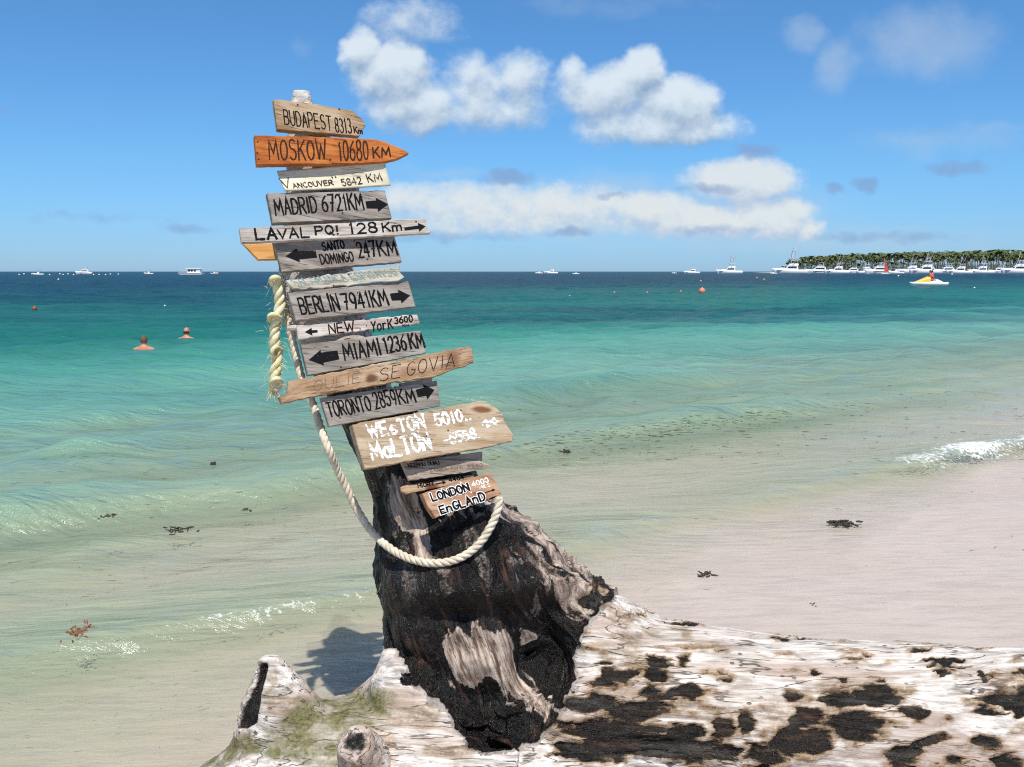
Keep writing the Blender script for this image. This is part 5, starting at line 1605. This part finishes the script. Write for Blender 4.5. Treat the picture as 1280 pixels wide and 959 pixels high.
    for i in range(5200):
        px = 978 + rnd.random() * 340; Yd = y0 + rnd.uniform(-6, 60)
        hh = rnd.random() ** 1.2 * min(8.0, max(1.2, (px - 972) * .25))
        c = Vector(((px - 640) / F * Yd, Yd, .6 + hh))
        for q in range(2):
            a = rnd.uniform(0, 6.28); w = rnd.uniform(.5, 1.1)
            d = Vector((math.cos(a), math.sin(a), rnd.uniform(-.5, .5))) * w; e = Vector((-math.sin(a) * .4, math.cos(a) * .4, rnd.uniform(.4, 1))) * w * .7
            ug.add([c - d, c + e * .4, c + d, c - e * .5], [(0, 1, 2, 3)])
    gm = simple('shore_bush_leaf', (0.055, 0.070, 0.022), .7, .5, .6)
    tag(ug.build('shore_undergrowth', gm), 'low bushes along the foot of the palm grove', 'undergrowth', kind='stuff')


island()


def people():
    skin = simple('sunburnt_skin', (0.52, 0.20, 0.125), .5, .1, 20.0)
    skin2 = simple('tanned_skin', (0.50, 0.215, 0.125), .5, .1, 20.0)
    hair1 = simple('grey_brown_hair', (0.11, 0.068, 0.036), .8, .3, 60.0); hair2 = simple('dark_hair', (0.014, 0.010, 0.009), .8, .3, 60.0)
    def body(lean=0.0):
        m = MB()
        m.tube([(0, .05, -.62), (0, .03, -.45), (0, .01, -.25), (0, 0, -.08), (0, 0, .02), (0, 0, .07)], [(.15, .11), (.16, .115), (.175, .12), (.19, .115), (.15, .09), (.07, .07)], 20)
        m.tube([(0, 0, .0), (0, .01, .08), (0, .025, .16)], [(.066, .066), (.056, .058), (.055, .06)], 14)
        m.ball((0, .035, .185), (.076, .095, .115), 18, 14)
        m.ball((0, .125, .17), (.014, .022, .02), 8, 6)
        for sg in (-1, 1):
            m.tube([(sg * .12, 0, -.03), (sg * .19, .0, -.055), (sg * .26, .05, -.13), (sg * .30, .16, -.19), (sg * .27, .34, -.16), (sg * .25, .42, -.15)], [.075, .068, .052, .046, .036, .026], 12)
            m.ball((sg * .078, .03, .17), (.012, .022, .032), 8, 6)
        me = remeshed(m, .012, 3); me.shade_smooth(); return me
    def hairm(bald=False):
        m = MB(); V = []; Fc = []; n, k = 20, 9
        for j in range(k + 1):
            th = PI / 2 - j * (PI * .62) / k
            for i in range(n):
                a = 2 * PI * i / n; cut = 1.0
                low = -.35 if math.sin(a) > .35 else -1.0
                tt_ = max(th, -.62 if low < -.5 else .25)
                V.append((.083 * math.cos(tt_) * math.cos(a), .035 + .102 * math.cos(tt_) * math.sin(a), .187 + .121 * math.sin(tt_)))
        for j in range(k):
            for i in range(n): Fc.append((j * n + i, j * n + (i + 1) % n, (j + 1) * n + (i + 1) % n, (j + 1) * n + i))
        m.add(V, Fc); return m
    me1 = body()
    for (px, py, sk, hr, lab, rz) in ((180, 438.0, skin, hair1, 'swimmer seen from behind with short dark hair, nearer of the two heads in the water', .15),
                                      (233, 426.5, skin2, hair2, 'balding swimmer seen from behind, farther of the two heads in the water', -.1)):
        g = G(px, py)
        o = link('person', me1.copy(), sk); o.location = (g.x, g.y, wz(g.x, g.y) + .02); o.rotation_euler = (0, 0, rz); o.scale = (.90, .90, .86)
        tag(o, lab, 'person')
        h = hairm().build('hair', hr, o, True)
        if hr is hair2:
            bmx = bmesh.new(); bmx.from_mesh(h.data)
            bmesh.ops.delete(bmx, geom=[v for v in bmx.verts if v.co.z > .205], context='VERTS'); bmx.to_mesh(h.data); bmx.free()
    # small yellow and white watercraft with two riders
    yel = simple('yellow_deck', (0.80, 0.50, 0.05), .35, .06, 3.0); red = simple('red_vest', (0.50, 0.045, 0.06), .8, .15, 8.0)
    r = empty('small_watercraft')
    hull_mb(4.0, 1.5, .40, 1.1).build('hull', WHITE, r, True)
    m = MB(); m.add([(1.7, -.2, .42), (1.7, .2, .42), (.05, .60, .44), (.05, -.60, .44), (.12, -.40, 1.06), (.12, .40, 1.06), (.0, -.55, .84), (.0, .55, .84)],
                    [(0, 1, 5, 4), (0, 4, 6, 3), (1, 2, 7, 5), (4, 5, 7, 6), (3, 6, 7, 2), (0, 3, 2, 1)]); m.build('bow_cowl', yel, r)
    m = MB(); m.add([(-.55, -.5, .33), (-.55, .5, .33), (-1.75, .45, .30), (-1.75, -.45, .30), (-.72, -.40, .80), (-.72, .40, .80)], [(0, 4, 5, 1), (2, 5, 4, 3), (0, 3, 4), (1, 5, 2), (3, 0, 1, 2)]); m.build('stern_cowl', WHITE, r)
    m = MB(); m.box((-.3, 0, .42), (.7, .9, .2)); m.build('seat', WHITE, r)
    m = MB(); m.tube([(.02, 0, .8), (-.06, 0, 1.0)], .03, 8); m.tube([(-.06, -.32, 1.02), (-.06, .32, 1.02)], .03, 8); m.build('handlebar', CANVAS, r)
    m = MB()
    for sg in (-1, 1): m.box((-1.1, sg * .62, .32), (1.7, .1, .08))
    m.build('rub_rail', yel, r)
    place(r, 1161, 357.3, 4.0, 43, PI, 'small yellow and white watercraft carrying two riders in red vests', 'watercraft')
    g = G(1161, 357.3); k = 43 * g.y / F / 4.0
    for (dx, lab, dy) in ((-.12, 'front rider in red vest with dark hair on the yellow watercraft', .12), (-.44, 'rear rider in red vest with dark hair on the yellow watercraft', -.14)):
        m = MB()
        m.tube([(0, 0, .50), (0, 0, .62), (.02, 0, .85), (.03, 0, 1.02), (.03, 0, 1.09)], [(.15, .11), (.17, .12), (.19, .12), (.16, .09), (.06, .06)], 16, ref=(1, 0, 0))
        m.tube([(.03, 0, 1.05), (.04, 0, 1.16)], .055, 12); m.ball((.06, 0, 1.25), (.095, .076, .115), 16, 12)
        for sg in (-1, 1):
            m.tube([(.03, sg * .17, 1.0), (.08, sg * .23, .82), (.28, sg * .22, .82), (.34, sg * .2, .84)], [.055, .047, .038, .028], 10)
            m.tube([(0, sg * .09, .56), (.36, sg * .14, .60), (.45, sg * .14, .34)], [.085, .07, .05], 10)
        me = remeshed(m, .016, 3)
        o = link('person', me, skin2, smooth=True); o.rotation_euler = (0, 0, PI); o.scale = (k * 1.3,) * 3
        o.location = (g.x - dx * k, g.y - dy * k, r.location.z)
        tag(o, lab, 'person', 'riders on the yellow watercraft')
        v = MB(); v.tube([(0, 0, .58), (0, 0, .62), (.02, 0, .85), (.03, 0, .99), (.03, 0, 1.04)], [(.18, .135), (.195, .145), (.215, .145), (.19, .125), (.11, .09)], 16, ref=(1, 0, 0)); v.build('life_vest', red, o, True)
        hm = MB(); hm.ball((.045, 0, 1.285), (.10, .085, .10), 14, 10); hm.build('hair', hair2, o, True)


people()


# ------------------------------------------------------------------ seaweed, litter and foam spray
def litter():
    dk = simple('dark_seaweed', (0.030, 0.024, 0.016), .7, .4, 60.0); rdw = simple('reddish_seaweed', (0.22, 0.075, 0.03), .7, .3, 60.0); grn = simple('brown_seagrass', (0.075, 0.062, 0.026), .7, .5, 40.0)
    rnd = random.Random(21)

    def ground(px, py):
        g = G(px, py, 0.0)
        s, t = shore_s(g.x, g.y); h = float(sand_h(np.array(s), np.array(t)))
        z = max(h, wz(g.x, g.y)) + .004
        g = G(px, py, z); return g

    def clump(px, py, w, h, n, mat, name, label, ln=.5, r=.004, group=None):
        c = ground(px, py); sx = w * c.y / F / 2; sy = max(h * c.y / F * c.y / CAMZ / 2, .03)
        m = MB()
        for i in range(n):
            x = max(-1, min(1, rnd.gauss(0, .42))) * sx; y = max(-1, min(1, rnd.gauss(0, .4))) * sy
            a = rnd.gauss(0, .6) + (PI if rnd.random() < .5 else 0); L = sx * ln * rnd.uniform(.5, 1.2)
            p = Vector((x, y, rnd.uniform(0, .012))); q = p
            pts = [p]
            for k in range(4):
                a += rnd.gauss(0, .45); q = q + Vector((math.cos(a) * L / 4, math.sin(a) * L / 4, rnd.gauss(0, .003))); q.z = max(.001, q.z); pts.append(q)
            m.tube(pts, [r * .7, r, r, r * .8, r * .3], 5)
        o = m.build(name, mat); o.location = c + Vector((0, 0, .014 if mat is rdw else 0))
        tag(o, label, 'seaweed', group)
    clump(1055, 655, 34, 5, 32, dk, 'seaweed_clump', 'dark flat seaweed clump on the wet sand between log and foam', .7, .007)
    clump(882, 719, 24, 6, 12, dk, 'seaweed_clump', 'small dark seaweed scrap on wet sand behind the log', .9, .004)
    clump(98, 795, 32, 26, 60, rdw, 'seaweed_clump', 'reddish brown feathery seaweed sprig at the far left', .34, .0034)
    clump(225, 663, 46, 12, 18, dk, 'seaweed_clump', 'loose dark seaweed strands drifting in the shallows at left', .5, .005)
    clump(310, 638, 14, 3, 9, dk, 'seaweed_clump', 'dark leaf-like scrap floating right of the loose strands', .9, .007)
    clump(268, 580, 12, 2, 8, dk, 'seaweed_clump', 'single dark scrap floating farthest out at left', .9, .008)
    clump(706, 565, 16, 3, 8, dk, 'seaweed_clump', 'dark scrap in the small wave right of the big tan slab', .8, .008)
    clump(1017, 737 + 20, 7, 14, 4, grn, 'seaweed_clump', 'small brown sprig on the sand above the log', .9, .003)
    clump(135, 645, 28, 14, 12, grn, 'seaweed_clump', 'tangle of brown seagrass in the yellowish wave at left', .5, .005)
    # countless shreds of seagrass in the swash
    m = MB()
    def shred(g, L, r):
        a = rnd.gauss(.45, .7); pts = [g]
        for k in range(3):
            a += rnd.gauss(0, .3); g = g + Vector((math.cos(a) * L / 3, math.sin(a) * L / 3, 0)); pts.append(g)
        m.tube(pts, [r * .5, r, r, r * .4], 4)
    for i in range(720):
        px = rnd.uniform(-60, 1340); py = 560 + 380 * rnd.random() ** 1.3
        if px > 640 and (py > 800 or rnd.random() < .72): continue
        g = ground(px, py); shred(g, rnd.uniform(.012, .06) * g.y / 5, rnd.uniform(.0005, .0012) * g.y / 5)
    for i in range(420):      # drift line in the outer wave
        px = rnd.gauss(860, 130); py = 560 - (px - 640) * .13 + rnd.gauss(0, 9)
        if py < 470: continue
        g = ground(px, py); shred(g, rnd.uniform(.03, .10), rnd.uniform(.0012, .003))
    for i in range(200):
        px = rnd.uniform(560, 1280); py = rnd.uniform(480, 580)
        g = ground(px, py); shred(g, rnd.uniform(.03, .10), rnd.uniform(.0012, .003))
    tag(m.build('seagrass_litter', grn), 'shreds of brown seagrass scattered through the shallow water', 'seagrass', kind='stuff')


litter()
